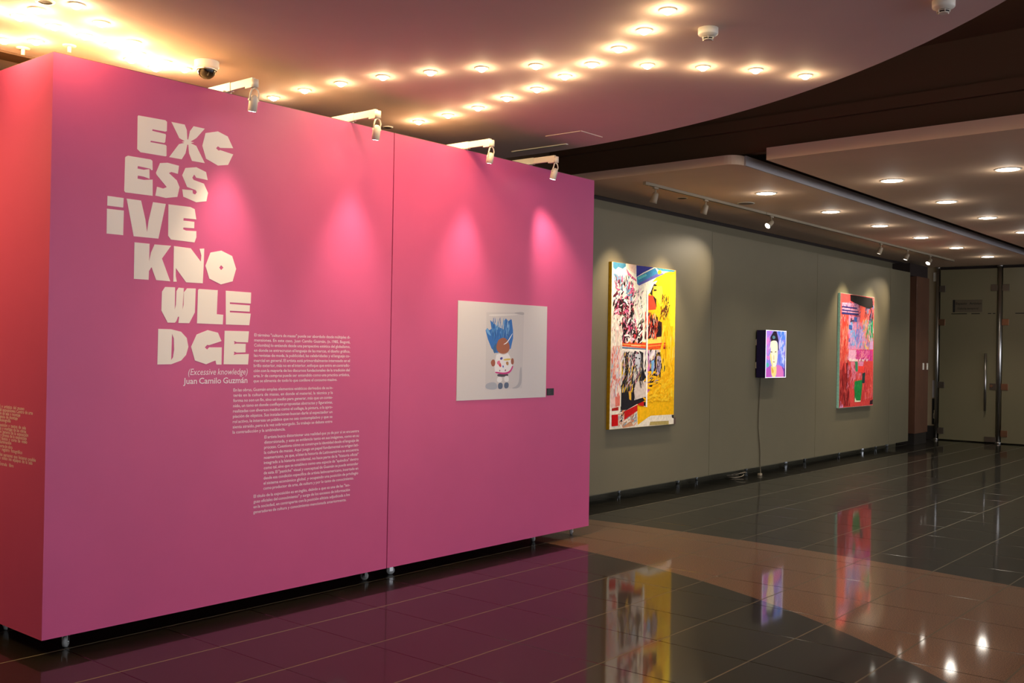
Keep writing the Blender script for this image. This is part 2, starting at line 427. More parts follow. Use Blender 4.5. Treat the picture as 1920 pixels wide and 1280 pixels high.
ART1 = [
    ((246,188,22),[(0.704,1.533),(0.918,1.671),(1.077,1.716),(1.342,1.758),(1.307,0.083),(0.747,0.106)]),
    ((250,214,40),[(1.175,1.688),(1.34,1.725),(1.322,0.684),(1.204,0.769)]),
    ((70,130,158),[(0.022,1.762),(0.264,1.765),(0.268,1.729),(0.208,1.697),(0.122,1.71),(0.067,1.678),(0.024,1.699)]),
    ((244,206,182),[(0.267,1.763),(0.462,1.759),(0.458,1.657),(0.28,1.71)]),
    ((44,46,140),[(0.47,1.756),(0.829,1.765),(0.607,1.684),(0.474,1.626)]),
    ((52,130,176),[(0.481,1.626),(0.853,1.755),(0.917,1.701),(0.528,1.564),(0.491,1.554)]),
    ((90,190,190),[(0.496,1.623),(0.669,1.68),(0.685,1.656),(0.519,1.6)]),
    ((92,92,170),[(0.491,1.554),(0.917,1.701),(1.061,1.706),(0.529,1.538)]),
    ((60,138,160),[(0.868,1.764),(1.342,1.755),(1.24,1.734),(1.012,1.728),(0.916,1.738)]),
    ((250,214,40),[(0.904,1.708),(0.924,1.732),(0.967,1.738),(0.996,1.714),(0.968,1.691),(0.918,1.686)]),
    ((210,100,140),[(0.269,1.713),(0.34,1.658),(0.475,1.598),(0.475,1.577),(0.304,1.639)]),
    ((222,60,150),[(0.566,1.542),(0.596,1.548),(0.697,1.508),(0.682,1.491),(0.582,1.528)]),
    ((245,236,214),[(0.537,1.532),(0.904,1.616),(0.752,1.47),(0.706,1.443),(0.538,1.475)]),
    ((232,92,144),[(0.331,1.583),(0.471,1.471),(0.378,1.378),(0.353,1.481)]),
    ((232,70,44),[(0.714,1.443),(0.893,1.444),(0.882,1.293),(0.727,1.278)]),
    ((28,20,24),[(0.752,1.462),(0.834,1.578),(0.898,1.566),(0.805,1.506),(0.803,1.439),(0.878,1.426),(0.897,1.31),(0.823,1.432)]),
    ((245,205,60),[(0.827,1.549),(1.001,1.559),(1.037,1.434),(0.976,1.33),(0.911,1.395),(0.815,1.448)]),
    ((40,28,20),[(0.836,1.516),(0.883,1.515),(0.884,1.502),(0.829,1.499)]),
    ((60,26,26),[(0.726,1.188),(0.807,1.198),(1.013,1.155),(1.015,0.995),(0.728,0.968)]),
    ((24,16,20),[(0.745,1.172),(0.87,1.192),(0.935,1.127),(0.999,1.104),(1.002,1.012),(0.782,0.982)]),
    ((220,60,60),[(0.763,1.098),(0.833,1.116),(0.833,1.1),(0.772,1.073)]),
    ((250,212,90),[(0.721,0.964),(1.034,0.995),(1.329,1.01),(1.323,0.937),(0.723,0.907)]),
    ((250,226,120),[(0.223,0.943),(0.691,0.927),(0.692,0.906),(0.224,0.927)]),
    ((222,78,40),[(0.217,0.924),(0.691,0.922),(0.693,0.856),(0.218,0.876)]),
    ((240,180,150),[(0.392,0.895),(0.586,0.893),(0.586,0.879),(0.392,0.88)]),
    ((240,190,90),[(0.217,0.902),(0.692,0.889),(0.693,0.882),(0.218,0.895)]),
    ((96,116,146),[(0.218,0.87),(0.693,0.856),(0.694,0.843),(0.219,0.851)]),
    ((226,84,34),[(0.73,0.908),(1.19,0.936),(1.193,0.859),(0.732,0.845)]),
    ((240,160,70),[(0.731,0.887),(1.191,0.916),(1.191,0.906),(0.731,0.878)]),
    ((160,40,30),[(1.038,0.876),(1.192,0.884),(1.193,0.859),(1.039,0.855)]),
    ((232,222,214),[(0.205,0.836),(0.694,0.843),(0.701,0.602),(0.209,0.685)]),
    ((34,30,36),[(0.215,0.478),(0.279,0.781),(0.324,0.717),(0.371,0.62),(0.396,0.765),(0.468,0.831),(0.551,0.807),(0.515,0.733),(0.488,0.66),(0.448,0.506),(0.508,0.473),(0.469,0.295),(0.709,0.33),(0.712,0.221),(0.53,0.253),(0.274,0.18),(0.255,0.093),(0.21,0.067)]),
    ((190,192,200),[(0.469,0.794),(0.581,0.799),(0.598,0.725),(0.578,0.66),(0.511,0.632),(0.472,0.685)]),
    ((28,26,34),[(0.55,0.831),(0.634,0.808),(0.623,0.668),(0.687,0.544),(0.643,0.504),(0.581,0.537),(0.615,0.684),(0.597,0.766)]),
    ((30,28,34),[(0.47,0.762),(0.507,0.762),(0.507,0.746),(0.47,0.748)]),
    ((30,28,34),[(0.537,0.754),(0.572,0.752),(0.568,0.737),(0.538,0.74)]),
    ((90,70,80),[(0.487,0.68),(0.52,0.68),(0.517,0.664),(0.488,0.662)]),
    ((214,196,186),[(0.493,0.49),(0.582,0.505),(0.689,0.487),(0.697,0.326),(0.483,0.301),(0.458,0.393)]),
    ((244,196,40),[(0.216,0.701),(0.265,0.749),(0.339,0.701),(0.335,0.604),(0.243,0.509),(0.216,0.549)]),
    ((236,180,60),[(0.355,0.395),(0.406,0.402),(0.41,0.297),(0.373,0.306)]),
    ((70,80,50),[(0.265,0.509),(0.373,0.523),(0.391,0.41),(0.275,0.413)]),
    ((196,24,24),[(0.274,0.18),(0.53,0.245),(0.532,0.179),(0.277,0.091)]),
    ((196,24,24),[(0.537,0.252),(0.657,0.278),(0.659,0.224),(0.56,0.236)]),
    ((30,24,26),[(0.205,0.239),(0.275,0.176),(0.277,0.091),(0.21,0.067)]),
    ((240,200,190),[(0.004,0.834),(0.191,0.836),(0.194,0.239),(0.018,0.229)]),
    ((226,120,104),[(0.081,0.48),(0.188,0.541),(0.191,0.247),(0.109,0.234)]),
    ((176,30,26),[(0.039,0.221),(0.165,0.234),(0.167,0.196),(0.04,0.195)]),
    ((206,14,18),[(0.038,0.154),(0.156,0.155),(0.16,0.034),(0.042,0.032)]),
    ((238,226,224),[(0.732,0.841),(1.023,0.846),(1.028,0.684),(0.742,0.502)]),
    ((206,110,170),[(0.709,0.841),(0.743,0.841),(0.776,0.66),(0.784,0.402),(0.723,0.362)]),
    ((26,22,32),[(0.782,0.718),(0.859,0.747),(0.928,0.818),(1.008,0.819),(1.075,0.718),(1.109,0.65),(1.096,0.566),(0.953,0.525),(0.861,0.434),(0.768,0.436),(0.78,0.518)]),
    ((218,196,226),[(0.921,0.776),(0.993,0.772),(1.007,0.726),(0.99,0.6),(0.936,0.559),(0.909,0.659)]),
    ((120,176,222),[(0.798,0.718),(0.86,0.734),(0.848,0.618),(0.81,0.56)]),
    ((30,24,34),[(0.923,0.739),(0.946,0.741),(0.947,0.716),(0.923,0.718)]),
    ((30,24,34),[(0.975,0.728),(1.003,0.725),(0.995,0.704),(0.976,0.709)]),
    ((120,60,90),[(0.925,0.668),(0.961,0.666),(0.949,0.649),(0.927,0.651)]),
    ((246,184,14),[(0.785,0.361),(0.859,0.501),(0.952,0.558),(1.112,0.565),(1.204,0.769),(1.319,0.787),(1.32,0.108),(0.793,0.116),(0.544,0.024),(0.53,0.251),(0.713,0.213),(0.724,0.354)]),
    ((246,212,80),[(1.152,0.854),(1.316,0.89),(1.311,0.77),(1.174,0.659),(1.131,0.727)]),
    ((236,224,204),[(0.566,0.021),(0.808,0.115),(1.31,0.11),(1.302,-0.003),(0.597,-0.003)]),
    ((178,156,92),[(0.798,0.049),(1.193,0.043),(1.194,0.002),(0.784,0.008)]),
    ((236,224,204),[(0.188,0.06),(0.534,0.114),(0.544,0.032),(0.567,0.007),(0.189,-0.003)]),
    ((120,150,170),[(0.4,0.119),(0.518,0.147),(0.528,0.053),(0.386,0.104)]),
    ((210,150,110),[(0.213,0.055),(0.386,0.096),(0.462,0.02),(0.258,0.005)]),
    ((50,44,40),[(1.254,0.107),(1.306,0.107),(1.305,0.064),(1.258,0.077)]),
    ((252,248,240),[(0.682,1.499),(0.711,1.501),(0.728,0.214),(0.7,0.215)]),
]
ART2 = [
    ((150,140,235),[(-0.013,0.629),(0.593,0.639),(0.578,-0.0),(0.009,0.001)]),
    ((235,130,210),[(-0.009,0.526),(0.095,0.549),(0.102,0.362),(0.123,0.218),(0.0,0.26)]),
    ((190,110,220),[(-0.012,0.626),(0.207,0.631),(0.111,0.55),(-0.009,0.526)]),
    ((90,140,235),[(0.323,0.633),(0.593,0.639),(0.585,0.485),(0.392,0.555)]),
    ((210,200,250),[(0.393,0.533),(0.582,0.47),(0.578,0.322),(0.382,0.365)]),
    ((110,130,230),[(0.366,0.335),(0.574,0.3),(0.574,0.115),(0.371,0.189)]),
    ((90,190,180),[(0.01,0.203),(0.091,0.196),(0.109,0.145),(0.012,0.139)]),
    ((46,34,48),[(0.098,0.362),(0.098,0.47),(0.128,0.543),(0.208,0.606),(0.24,0.634),(0.306,0.632),(0.333,0.583),(0.377,0.504),(0.39,0.365),(0.365,0.364),(0.353,0.467),(0.311,0.495),(0.228,0.49),(0.138,0.478),(0.116,0.427),(0.118,0.362)]),
    ((90,140,150),[(0.177,0.551),(0.242,0.567),(0.293,0.531),(0.211,0.508)]),
    ((255,246,214),[(0.124,0.478),(0.228,0.5),(0.331,0.488),(0.363,0.423),(0.357,0.35),(0.345,0.218),(0.303,0.143),(0.194,0.144),(0.135,0.228),(0.105,0.347),(0.112,0.427)]),
    ((255,226,120),[(0.111,0.362),(0.139,0.232),(0.194,0.144),(0.224,0.144),(0.171,0.247),(0.142,0.362)]),
    ((250,220,140),[(0.149,0.167),(0.191,0.144),(0.303,0.143),(0.332,0.167),(0.321,0.0),(0.179,0.002)]),
    ((226,180,80),[(0.158,0.153),(0.225,0.116),(0.251,0.072),(0.194,0.044)]),
    ((64,44,40),[(0.135,0.351),(0.2,0.348),(0.194,0.337),(0.143,0.336)]),
    ((64,44,40),[(0.266,0.349),(0.316,0.355),(0.313,0.34),(0.27,0.337)]),
    ((150,110,80),[(0.205,0.216),(0.279,0.216),(0.263,0.202),(0.222,0.202)]),
    ((235,200,160),[(0.226,0.305),(0.251,0.305),(0.26,0.236),(0.22,0.236)]),
    ((190,90,190),[(0.005,0.117),(0.149,0.167),(0.183,0.0),(0.009,0.001)]),
    ((225,120,190),[(0.332,0.174),(0.482,0.152),(0.544,0.078),(0.547,0.0),(0.321,0.0)]),
    ((120,70,170),[(0.482,0.152),(0.58,0.115),(0.578,-0.0),(0.547,0.0),(0.544,0.078)]),
]
ART3 = [
    ((206,70,70),[(0.072,1.723),(0.38,1.731),(0.384,1.624),(0.056,1.604)]),
    ((22,15,19),[(0.38,1.731),(1.304,1.72),(1.337,1.579),(1.166,1.546),(0.724,1.59),(0.392,1.64)]),
    ((80,120,170),[(0.984,1.654),(1.296,1.686),(1.309,1.594),(1.167,1.53),(1.053,1.575)]),
    ((226,150,180),[(0.057,1.596),(0.724,1.61),(0.731,1.428),(0.055,1.422)]),
    ((40,44,110),[(0.059,1.545),(0.641,1.541),(0.641,1.522),(0.059,1.526)]),
    ((40,44,110),[(0.061,1.493),(0.728,1.488),(0.729,1.473),(0.061,1.476)]),
    ((40,44,110),[(0.062,1.454),(0.721,1.45),(0.722,1.427),(0.063,1.423)]),
    ((60,90,170),[(0.062,1.448),(0.192,1.45),(0.193,1.424),(0.063,1.423)]),
    ((238,90,76),[(0.811,1.589),(1.098,1.573),(1.167,1.297),(0.787,1.31),(0.693,1.503)]),
    ((232,140,180),[(0.268,1.411),(0.775,1.4),(0.779,1.302),(1.312,1.301),(1.328,0.9),(0.288,0.889)]),
    ((236,110,120),[(0.778,1.318),(1.176,1.297),(1.137,1.163),(0.827,1.172)]),
    ((224,70,56),[(0.056,1.414),(0.33,1.408),(0.303,1.017),(0.291,0.793),(0.172,0.698),(0.074,0.721)]),
    ((64,96,170),[(0.544,1.392),(0.664,1.39),(0.666,1.318),(0.547,1.324)]),
    ((64,96,170),[(0.339,1.27),(0.465,1.26),(0.467,1.193),(0.342,1.203)]),
    ((70,100,170),[(0.281,1.064),(0.422,1.064),(0.425,0.999),(0.283,1.004)]),
    ((96,100,170),[(1.071,1.021),(1.205,1.015),(1.19,0.951),(1.073,0.96)]),
    ((40,40,50),[(0.402,1.371),(0.52,1.367),(0.539,1.295),(0.448,1.26),(0.396,1.307)]),
    ((110,170,226),[(0.393,1.162),(0.576,1.215),(0.626,1.022),(0.586,0.957),(0.41,0.948)]),
    ((100,130,216),[(0.602,1.216),(0.87,1.206),(0.824,1.025),(0.663,0.958),(0.608,1.054)]),
    ((190,170,226),[(0.782,1.22),(0.935,1.208),(0.922,0.994),(0.814,0.96)]),
    ((246,150,70),[(0.934,1.241),(1.179,1.214),(1.162,1.097),(1.008,1.028)]),
    ((238,190,70),[(1.012,0.946),(1.19,0.94),(1.169,0.898),(1.013,0.903)]),
    ((40,140,90),[(1.176,1.297),(1.355,1.37),(1.365,1.101),(1.276,1.066),(1.174,1.131)]),
    ((196,150,196),[(1.207,1.098),(1.367,1.068),(1.364,0.9),(1.214,0.898)]),
    ((230,168,196),[(0.296,0.886),(0.666,0.885),(0.651,0.727),(0.261,0.726)]),
    ((204,60,140),[(0.666,0.885),(1.356,0.886),(1.353,0.715),(0.651,0.727)]),
    ((226,110,160),[(0.883,0.862),(1.148,0.873),(1.108,0.765),(0.843,0.777)]),
    ((216,70,66),[(0.042,0.713),(1.353,0.712),(1.381,0.019),(0.028,0.005)]),
    ((226,120,140),[(0.427,0.711),(0.889,0.711),(0.9,0.436),(0.514,0.424)]),
    ((220,130,170),[(0.759,0.706),(0.977,0.706),(0.936,0.616),(0.762,0.633)]),
    ((150,30,34),[(0.049,0.509),(0.172,0.698),(0.219,0.523),(0.434,0.537),(0.413,0.313),(0.362,0.026),(0.197,0.028),(0.09,0.193)]),
    ((120,30,36),[(0.245,0.71),(0.336,0.71),(0.412,0.025),(0.345,0.024),(0.279,0.475)]),
    ((238,66,60),[(0.744,0.633),(0.989,0.632),(0.993,0.53),(0.748,0.532)]),
    ((60,130,90),[(0.605,0.704),(0.716,0.704),(0.722,0.552),(0.636,0.549)]),
    ((30,60,60),[(0.918,0.518),(1.037,0.533),(1.017,0.365),(0.902,0.363)]),
    ((30,130,64),[(0.621,0.394),(0.9,0.416),(0.921,0.337),(0.891,0.206),(0.861,0.092),(0.632,0.095),(0.595,0.286)]),
    ((226,222,190),[(0.617,0.164),(0.679,0.097),(0.861,0.092),(0.853,0.073),(0.62,0.075)]),
    ((240,110,120),[(1.039,0.252),(1.352,0.279),(1.358,0.128),(1.0,0.105)]),
    ((60,30,40),[(1.269,0.081),(1.387,0.094),(1.381,0.019),(1.249,0.018)]),
    ((224,150,200),[(0.032,0.131),(0.156,0.033),(0.157,0.007),(0.028,0.005)]),
]
PRINT = [
    ((206,203,204),[(0.319,0.664),(0.774,0.681),(0.764,0.079),(0.321,0.077)]),
    ((176,174,178),[(0.631,0.671),(0.774,0.686),(0.776,0.656),(0.7,0.664)]),
    ((178,178,184),[(0.729,0.225),(0.756,0.262),(0.764,0.079),(0.608,0.075),(0.726,0.102)]),
    ((226,224,224),[(0.336,0.65),(0.745,0.665),(0.632,0.65),(0.357,0.634)]),
    ((170,176,188),[(0.323,0.123),(0.446,0.135),(0.47,0.071),(0.321,0.077)]),
    ((34,110,196),[(0.364,0.606),(0.424,0.569),(0.523,0.538),(0.529,0.604),(0.552,0.626),(0.575,0.602),(0.621,0.621),(0.64,0.535),(0.642,0.471),(0.616,0.391),(0.583,0.376),(0.44,0.354),(0.385,0.389),(0.341,0.458),(0.312,0.527),(0.333,0.545),(0.355,0.528),(0.381,0.54)]),
    ((110,170,226),[(0.312,0.527),(0.333,0.547),(0.361,0.514),(0.383,0.48),(0.34,0.5)]),
    ((150,196,236),[(0.565,0.616),(0.577,0.616),(0.58,0.555),(0.567,0.548)]),
    ((110,170,226),[(0.413,0.579),(0.434,0.573),(0.457,0.531),(0.435,0.537)]),
    ((40,96,150),[(0.396,0.389),(0.449,0.446),(0.44,0.361),(0.419,0.347)]),
    ((166,92,46),[(0.468,0.46),(0.525,0.477),(0.575,0.459),(0.607,0.405),(0.589,0.362),(0.528,0.346),(0.467,0.358),(0.439,0.389),(0.449,0.432)]),
    ((240,240,244),[(0.443,0.343),(0.484,0.351),(0.528,0.339),(0.583,0.356),(0.609,0.326),(0.642,0.269),(0.604,0.203),(0.431,0.201),(0.421,0.262)]),
    ((206,40,130),[(0.431,0.213),(0.532,0.201),(0.607,0.212),(0.642,0.262),(0.652,0.247),(0.612,0.196),(0.532,0.188),(0.431,0.2)]),
    ((220,50,60),[(0.464,0.269),(0.486,0.29),(0.509,0.255),(0.492,0.241)]),
    ((60,80,180),[(0.519,0.262),(0.535,0.255),(0.531,0.239),(0.518,0.245)]),
    ((230,110,150),[(0.448,0.287),(0.485,0.301),(0.492,0.269),(0.459,0.262)]),
    ((226,200,90),[(0.529,0.31),(0.618,0.315),(0.618,0.3),(0.53,0.295)]),
    ((180,130,70),[(0.557,0.287),(0.591,0.29),(0.592,0.258),(0.564,0.262)]),
    ((60,60,160),[(0.485,0.319),(0.518,0.326),(0.518,0.305),(0.491,0.301)]),
    ((120,40,60),[(0.482,0.223),(0.493,0.226),(0.49,0.212),(0.48,0.214)]),
    ((120,40,60),[(0.548,0.226),(0.562,0.229),(0.558,0.213),(0.546,0.215)]),
    ((160,82,40),[(0.379,0.29),(0.409,0.31),(0.433,0.29),(0.427,0.255),(0.398,0.249),(0.382,0.269)]),
    ((160,82,40),[(0.618,0.308),(0.646,0.319),(0.659,0.29),(0.648,0.263),(0.622,0.269)]),
    ((60,44,50),[(0.455,0.195),(0.593,0.196),(0.588,0.172),(0.461,0.17)]),
    ((238,238,240),[(0.456,0.171),(0.515,0.173),(0.518,0.129),(0.455,0.128)]),
    ((238,238,240),[(0.54,0.176),(0.595,0.179),(0.601,0.131),(0.542,0.131)]),
    ((84,98,124),[(0.468,0.124),(0.525,0.125),(0.526,0.077),(0.469,0.074)]),
    ((84,98,124),[(0.542,0.126),(0.599,0.127),(0.597,0.081),(0.543,0.078)]),
    ((250,250,252),[(0.526,0.424),(0.57,0.441),(0.63,0.51),(0.636,0.508),(0.576,0.434),(0.528,0.419)]),
]
# ------------------------------------------------------------------ the setting
PY = 5.13          # face of the pink panels
GY = 6.08          # face of the grey panels
CZ = 3.30          # ceilings

struct(MB().box((-9, -10, -0.1), (24, 13, 0)).build('floor', M_floor))
CC, CR = (0.915, 5.577), 6.068
disc = [(CC[0] + CR * math.cos(2 * math.pi * k / 180), CC[1] + CR * math.sin(2 * math.pi * k / 180)) for k in range(180)]
struct(MB().prism(disc, 'z', CZ, CZ + 0.16).build('ceiling', M_ceil))

# low ceiling beyond: two slabs with an open slot between them
corner = [(8.35 + 0.14 * (1 - math.sin(a)), 4.27 + 0.14 * (1 - math.cos(a))) for a in [R(90) * k / 6 for k in range(7)]]
slab1 = [(8.42, 6.47)] + [(8.352, 4.46)] + [p for p in reversed(corner)][0:0] + [(8.352 + 0.13 * (1 - math.cos(t)), 4.46 - 0.13 * math.sin(t)) for t in [R(90) * k / 6 for k in range(7)]] + [(20.35, 4.33), (20.35, 6.47)]
struct(MB().prism(slab1, 'z', CZ, CZ + 0.085).build('ceiling', M_lowceil))
slab2 = [(8.35, 4.045), (8.245, 1.9), (8.0, -1.2), (7.4, -5), (20.35, -5), (20.35, 4.02)]
struct(MB().prism(slab2, 'z', CZ, CZ + 0.108).build('ceiling', M_lowceil))
struct(MB().box((8.49, 4.311, CZ - 0.001), (20.3, 4.329, CZ + 0.088)).build('trim_1', M_slot))  # thin added liner carrying the lit tone of the slab side
# dark void over everything
struct(MB().box((-9, -10, 4.1), (24, 13, 4.2)).build('ceiling', M_void))
voidwall = [(8.60, 6.6), (8.52, 4.2), (8.42, 1.9), (8.2, -1.2), (7.6, -5)]
struct(MB().prism(voidwall + [(x + 0.1, y) for x, y in reversed(voidwall)], 'z', CZ + 0.112, 4.1).build('wall_void', M_void))
struct(MB().prism([(x - 0.05, y) for x, y in voidwall] + [(x - 0.004, y) for x, y in reversed(voidwall)], 'z', 3.62, 3.72).build('trim_2', M_void))

struct(MB().box((21.0, -10, 3.402), (21.1, 7, 4.1)).build('wall_void', M_void))
struct(MB().box((7.6, 6.62, 3.425), (21, 6.72, 4.1)).build('wall_void', M_void))
struct(MB().box((-9, -10, 3.46), (8.2, -9.9, 4.1)).build('wall_void', M_void))  # unseen wall added to keep sky light out of the void
struct(MB().box((-9, -10, 3.46), (-8.9, 3, 4.1)).build('wall_void', M_void))  # unseen too, added to shut sky light out of the void

# walls behind and beyond
struct(MB().box((7.6, 6.47, 0), (20.5, 6.6, 3.255)).build('wall_back', M_grey))
struct(MB().box((7.6, 6.478, 3.255), (20.5, 6.6, 3.42)).build('trim_3', M_gap))
struct(MB().box((7.6, 6.6, 0), (7.7, 12, 3.3)).build('wall_side', M_grey))
struct(MB().box((7.6, 6.6, 3.3), (7.7, 12, 4.1)).build('wall_void', M_void))
struct(MB().box((-9, 12, 0), (7.7, 12.1, 4.1)).build('wall_gallery', M_grey))
struct(MB().box((-9.1, -10, 0), (-9, 12.1, 4.1)).build('wall_left', M_grey))  # unseen; extended to keep sky light off the pink end panel
struct(MB().box((20.32, 6.22, 0.26), (20.45, 6.47, 3.30)).build('wall_end', M_cream))
struct(MB().box((20.30, 6.22, 0), (20.45, 6.47, 0.26)).build('baseboard_end', M_base))
M_corr = mat('corridor_wall', (150, 138, 110), 0.7)
struct(MB().box((22.6, -6, 0), (22.7, 6.6, 3.3)).build('wall_corridor', M_corr))
struct(MB().box((20.45, 6.6, 0), (22.7, 6.7, 3.3)).build('wall_corridor', M_corr))
struct(MB().box((20.45, -6.1, 0), (22.7, -6, 3.3)).build('wall_corridor', M_corr))
struct(MB().box((20.36, -6, 3.0), (20.42, 6.22, 3.3)).build('trim_4', M_gap))
struct(MB().box((20.45, -6, 3.3), (22.7, 6.6, 3.4)).build('ceiling', M_lowceil))
struct(MB().box((20.25, -6, 0), (20.33, 3.2, 3.3)).build('wall_far', M_grey))

# wooden column with switches at the end of the grey panels
col = empty('wooden_column', (19.08, 6.29, 0))
tag(col, 'dark wooden column cladding between the grey panels and the glass door', 'column')
MB().box((18.72, 6.12, 0.2), (19.40, 6.468, 3.02)).build('wood_cladding', M_wood, col, bevel=0.006)
MB().box((18.74, 6.14, 0.0), (19.39, 6.465, 0.2)).build('plinth', M_base, col)
MB().box((18.45, 6.16, 3.02), (19.42, 6.468, 3.24)).build('top_board', M_gap, col)
for nm, x, lab in (('light_switch', 19.11, 'white switch plate on the wooden column, on the side nearer the paintings'), ('light_switch', 19.33, 'white switch plate at the door edge of the wooden column')):
    s = empty(nm, (x, 6.12, 1.40))
    tag(s, lab, 'switch', 'switches on the wooden column')
    MB().box((x - 0.035, 6.110, 1.345), (x + 0.035, 6.1205, 1.465)).build('switch_plate', M_plastic, s, bevel=0.002)
    MB().box((x - 0.012, 6.106, 1.385), (x + 0.012, 6.110, 1.425)).build('rocker', M_white, s)

# frosted glass doors
M_glass = mat('frosted_glass', (142, 132, 100), 0.36, spec=0.5)
M_glass.node_tree.nodes['Principled BSDF'].inputs['Transmission Weight'].default_value = 0.2
GX = 20.27
door = struct(MB().box((GX - 0.006, 5.175, 0.02), (GX + 0.006, 6.185, 3.24)).build('door_1', M_glass), 'frosted glass door with a long steel bar handle')
win = struct(MB().box((GX - 0.006, 3.4, 0.02), (GX + 0.006, 5.075, 3.24)).build('window_1', M_glass), 'fixed frosted glass pane beside the glass door')
# transom joint with dark dashes
jt = MB()
for y0, y1 in ((5.20, 5.245), (5.27, 5.33), (5.47, 5.62), (5.70, 5.98)):
    jt.box((GX - 0.009, y0, 2.395), (GX - 0.005, y1, 2.41))
jt.build('transom_joint', M_black, door)
MB().box((GX - 0.009, 4.60, 2.395), (GX - 0.005, 4.86, 2.41)).build('transom_joint', M_black, win)
h = MB().tube([(GX - 0.07, 5.345, 0.60), (GX - 0.07, 5.345, 1.66)], 0.022, 12)
h.tube([(GX - 0.07, 5.345, 0.75), (GX - 0.004, 5.345, 0.75)], 0.012, 8).tube([(GX - 0.07, 5.345, 1.5), (GX - 0.004, 5.345, 1.5)], 0.012, 8)
h.build('door_handle', M_chrome, door)
M_clamp = mat('dull_steel_clamp', (104, 92, 80), 0.4, metal=0.6)
M_copper = mat('bronze_clamp', (150, 110, 84), 0.35, metal=0.8)
for z, mm in ((2.88, M_clamp), (2.24, M_copper), (1.05, M_clamp), (0.18, M_clamp)):
    MB().box((GX - 0.022, 6.09, z - 0.06), (GX + 0.022, 6.205, z + 0.06)).build('glass_clamp', mm, door, bevel=0.004)
for z in (2.88, 1.05):
    MB().box((GX - 0.022, 5.16, z - 0.06), (GX + 0.022, 5.28, z + 0.06)).build('glass_clamp', M_clamp, door, bevel=0.004)
MB().box((GX - 0.03, 5.16, 0.02), (GX + 0.03, 5.36, 0.12)).build('floor_hinge', M_clamp, door, bevel=0.004)
MB().lathe([(0.024, 0), (0.024, 0.03)], 12, Matrix.Translation((GX - 0.045, 5.245, 1.06)) @ Matrix.Rotation(R(90), 4, 'Y')).build('door_lock', M_copper, door)
for z, mm in ((2.88, M_clamp), (2.24, M_copper), (1.05, M_copper), (0.19, M_copper)):
    MB().box((GX - 0.022, 4.965, z - 0.06), (GX + 0.022, 5.085, z + 0.06)).build('glass_clamp', mm, win, bevel=0.004)
sg = empty('door_sign', (GX - 0.008, 5.68, 2.43))
MB().box((GX - 0.0085, 5.43, 2.43), (GX - 0.0065, 5.955, 2.665)).build('sign_plate', mat('sign_film', (104, 92, 72), 0.5), sg)
MB().box((GX - 0.0095, 5.915, 2.43), (GX - 0.0085, 5.955, 2.665)).build('sign_edge', M_black, sg)
tag(sg, 'dark film sign with small lettering high on the frosted glass door', 'sign')
for y, r, lab in ((6.235, 0.032, 'slim steel post between the cream wall and the glass door'), (5.125, 0.042, 'thick steel post between the glass door and the fixed pane')):
    p = empty('steel_post', (GX, y, 0))
    tag(p, lab, 'post', 'steel posts of the glass front')
    MB().tube([(GX, y, 0.0), (GX, y, 3.3)], r, 20).build('tube', M_chrome, p)
    MB().lathe([(r + 0.014, 0.0), (r + 0.014, 0.02), (r + 0.004, 0.035)], 20, Matrix.Translation((GX, y, 0))).build('foot_ring', M_chrome, p)
    MB().lathe([(r + 0.012, 0), (r + 0.012, 0.03)], 20, Matrix.Translation((GX, y, 3.268))).build('ceiling_ring', M_chrome, p)

# things on the cream end wall
t = empty('emergency_light', (20.31, 6.275, 3.03))
tag(t, 'white wall box high on the cream strip beside the slim post', 'lamp')
MB().box((20.29, 6.27, 3.03), (20.32, 6.33, 3.20)).build('housing', M_plastic, t, bevel=0.004)
MB().box((20.286, 6.275, 3.05), (20.29, 6.325, 3.10)).build('diffuser', M_white, t)
tag(MB().box((20.312, 6.245, 0.80), (20.32, 6.325, 1.13)).build('wall_poster', mat('pale_paper', (200, 196, 204), 0.6)), 'pale paper sheet on the cream wall above the black sign', 'poster')
t = empty('wall_sign', (20.316, 6.285, 0.3))
tag(t, 'black sign with a white mark low on the cream wall', 'sign')
MB().box((20.308, 6.245, 0.29), (20.32, 6.325, 0.78)).build('sign_plate', M_black, t)
wm = MB()
for y0, z0, y1, z1 in ((6.268, 0.47, 6.302, 0.50), (6.268, 0.40, 6.302, 0.42), (6.268, 0.40, 6.278, 0.50), (6.292, 0.40, 6.302, 0.50), (6.278, 0.50, 6.292, 0.56), (6.274, 0.44, 6.296, 0.455)):
    wm.box((20.306, y0, z0), (20.308, y1, z1))
wm.build('sign_mark', M_white, t)


# ------------------------------------------------------------------ lettering
_words = {}


def word_geo(wd, shear=0.0, bold=0.0):
    key = (wd, shear, bold)
    if key not in _words:
        cu = bpy.data.curves.new('glyphs', 'FONT')
        cu.body = wd
        cu.size = 1.0
        cu.resolution_u = 2
        cu.shear = shear
        cu.offset = bold
        cu.fill_mode = 'FRONT'
        ob = bpy.data.objects.new('glyphs', cu)
        COL.objects.link(ob)
        dg = bpy.context.evaluated_depsgraph_get()
        me = bpy.data.meshes.new_from_object(ob.evaluated_get(dg))
        vs = [(v.co.x, v.co.y) for v in me.vertices]
        fs = [tuple(p.vertices) for p in me.polygons]
        bpy.data.objects.remove(ob)
        bpy.data.meshes.remove(me)
        bpy.data.curves.remove(cu)
        xs = [v[0] for v in vs] or [0]
        _words[key] = (vs, fs, min(xs), max(xs) - min(xs))
    return _words[key]


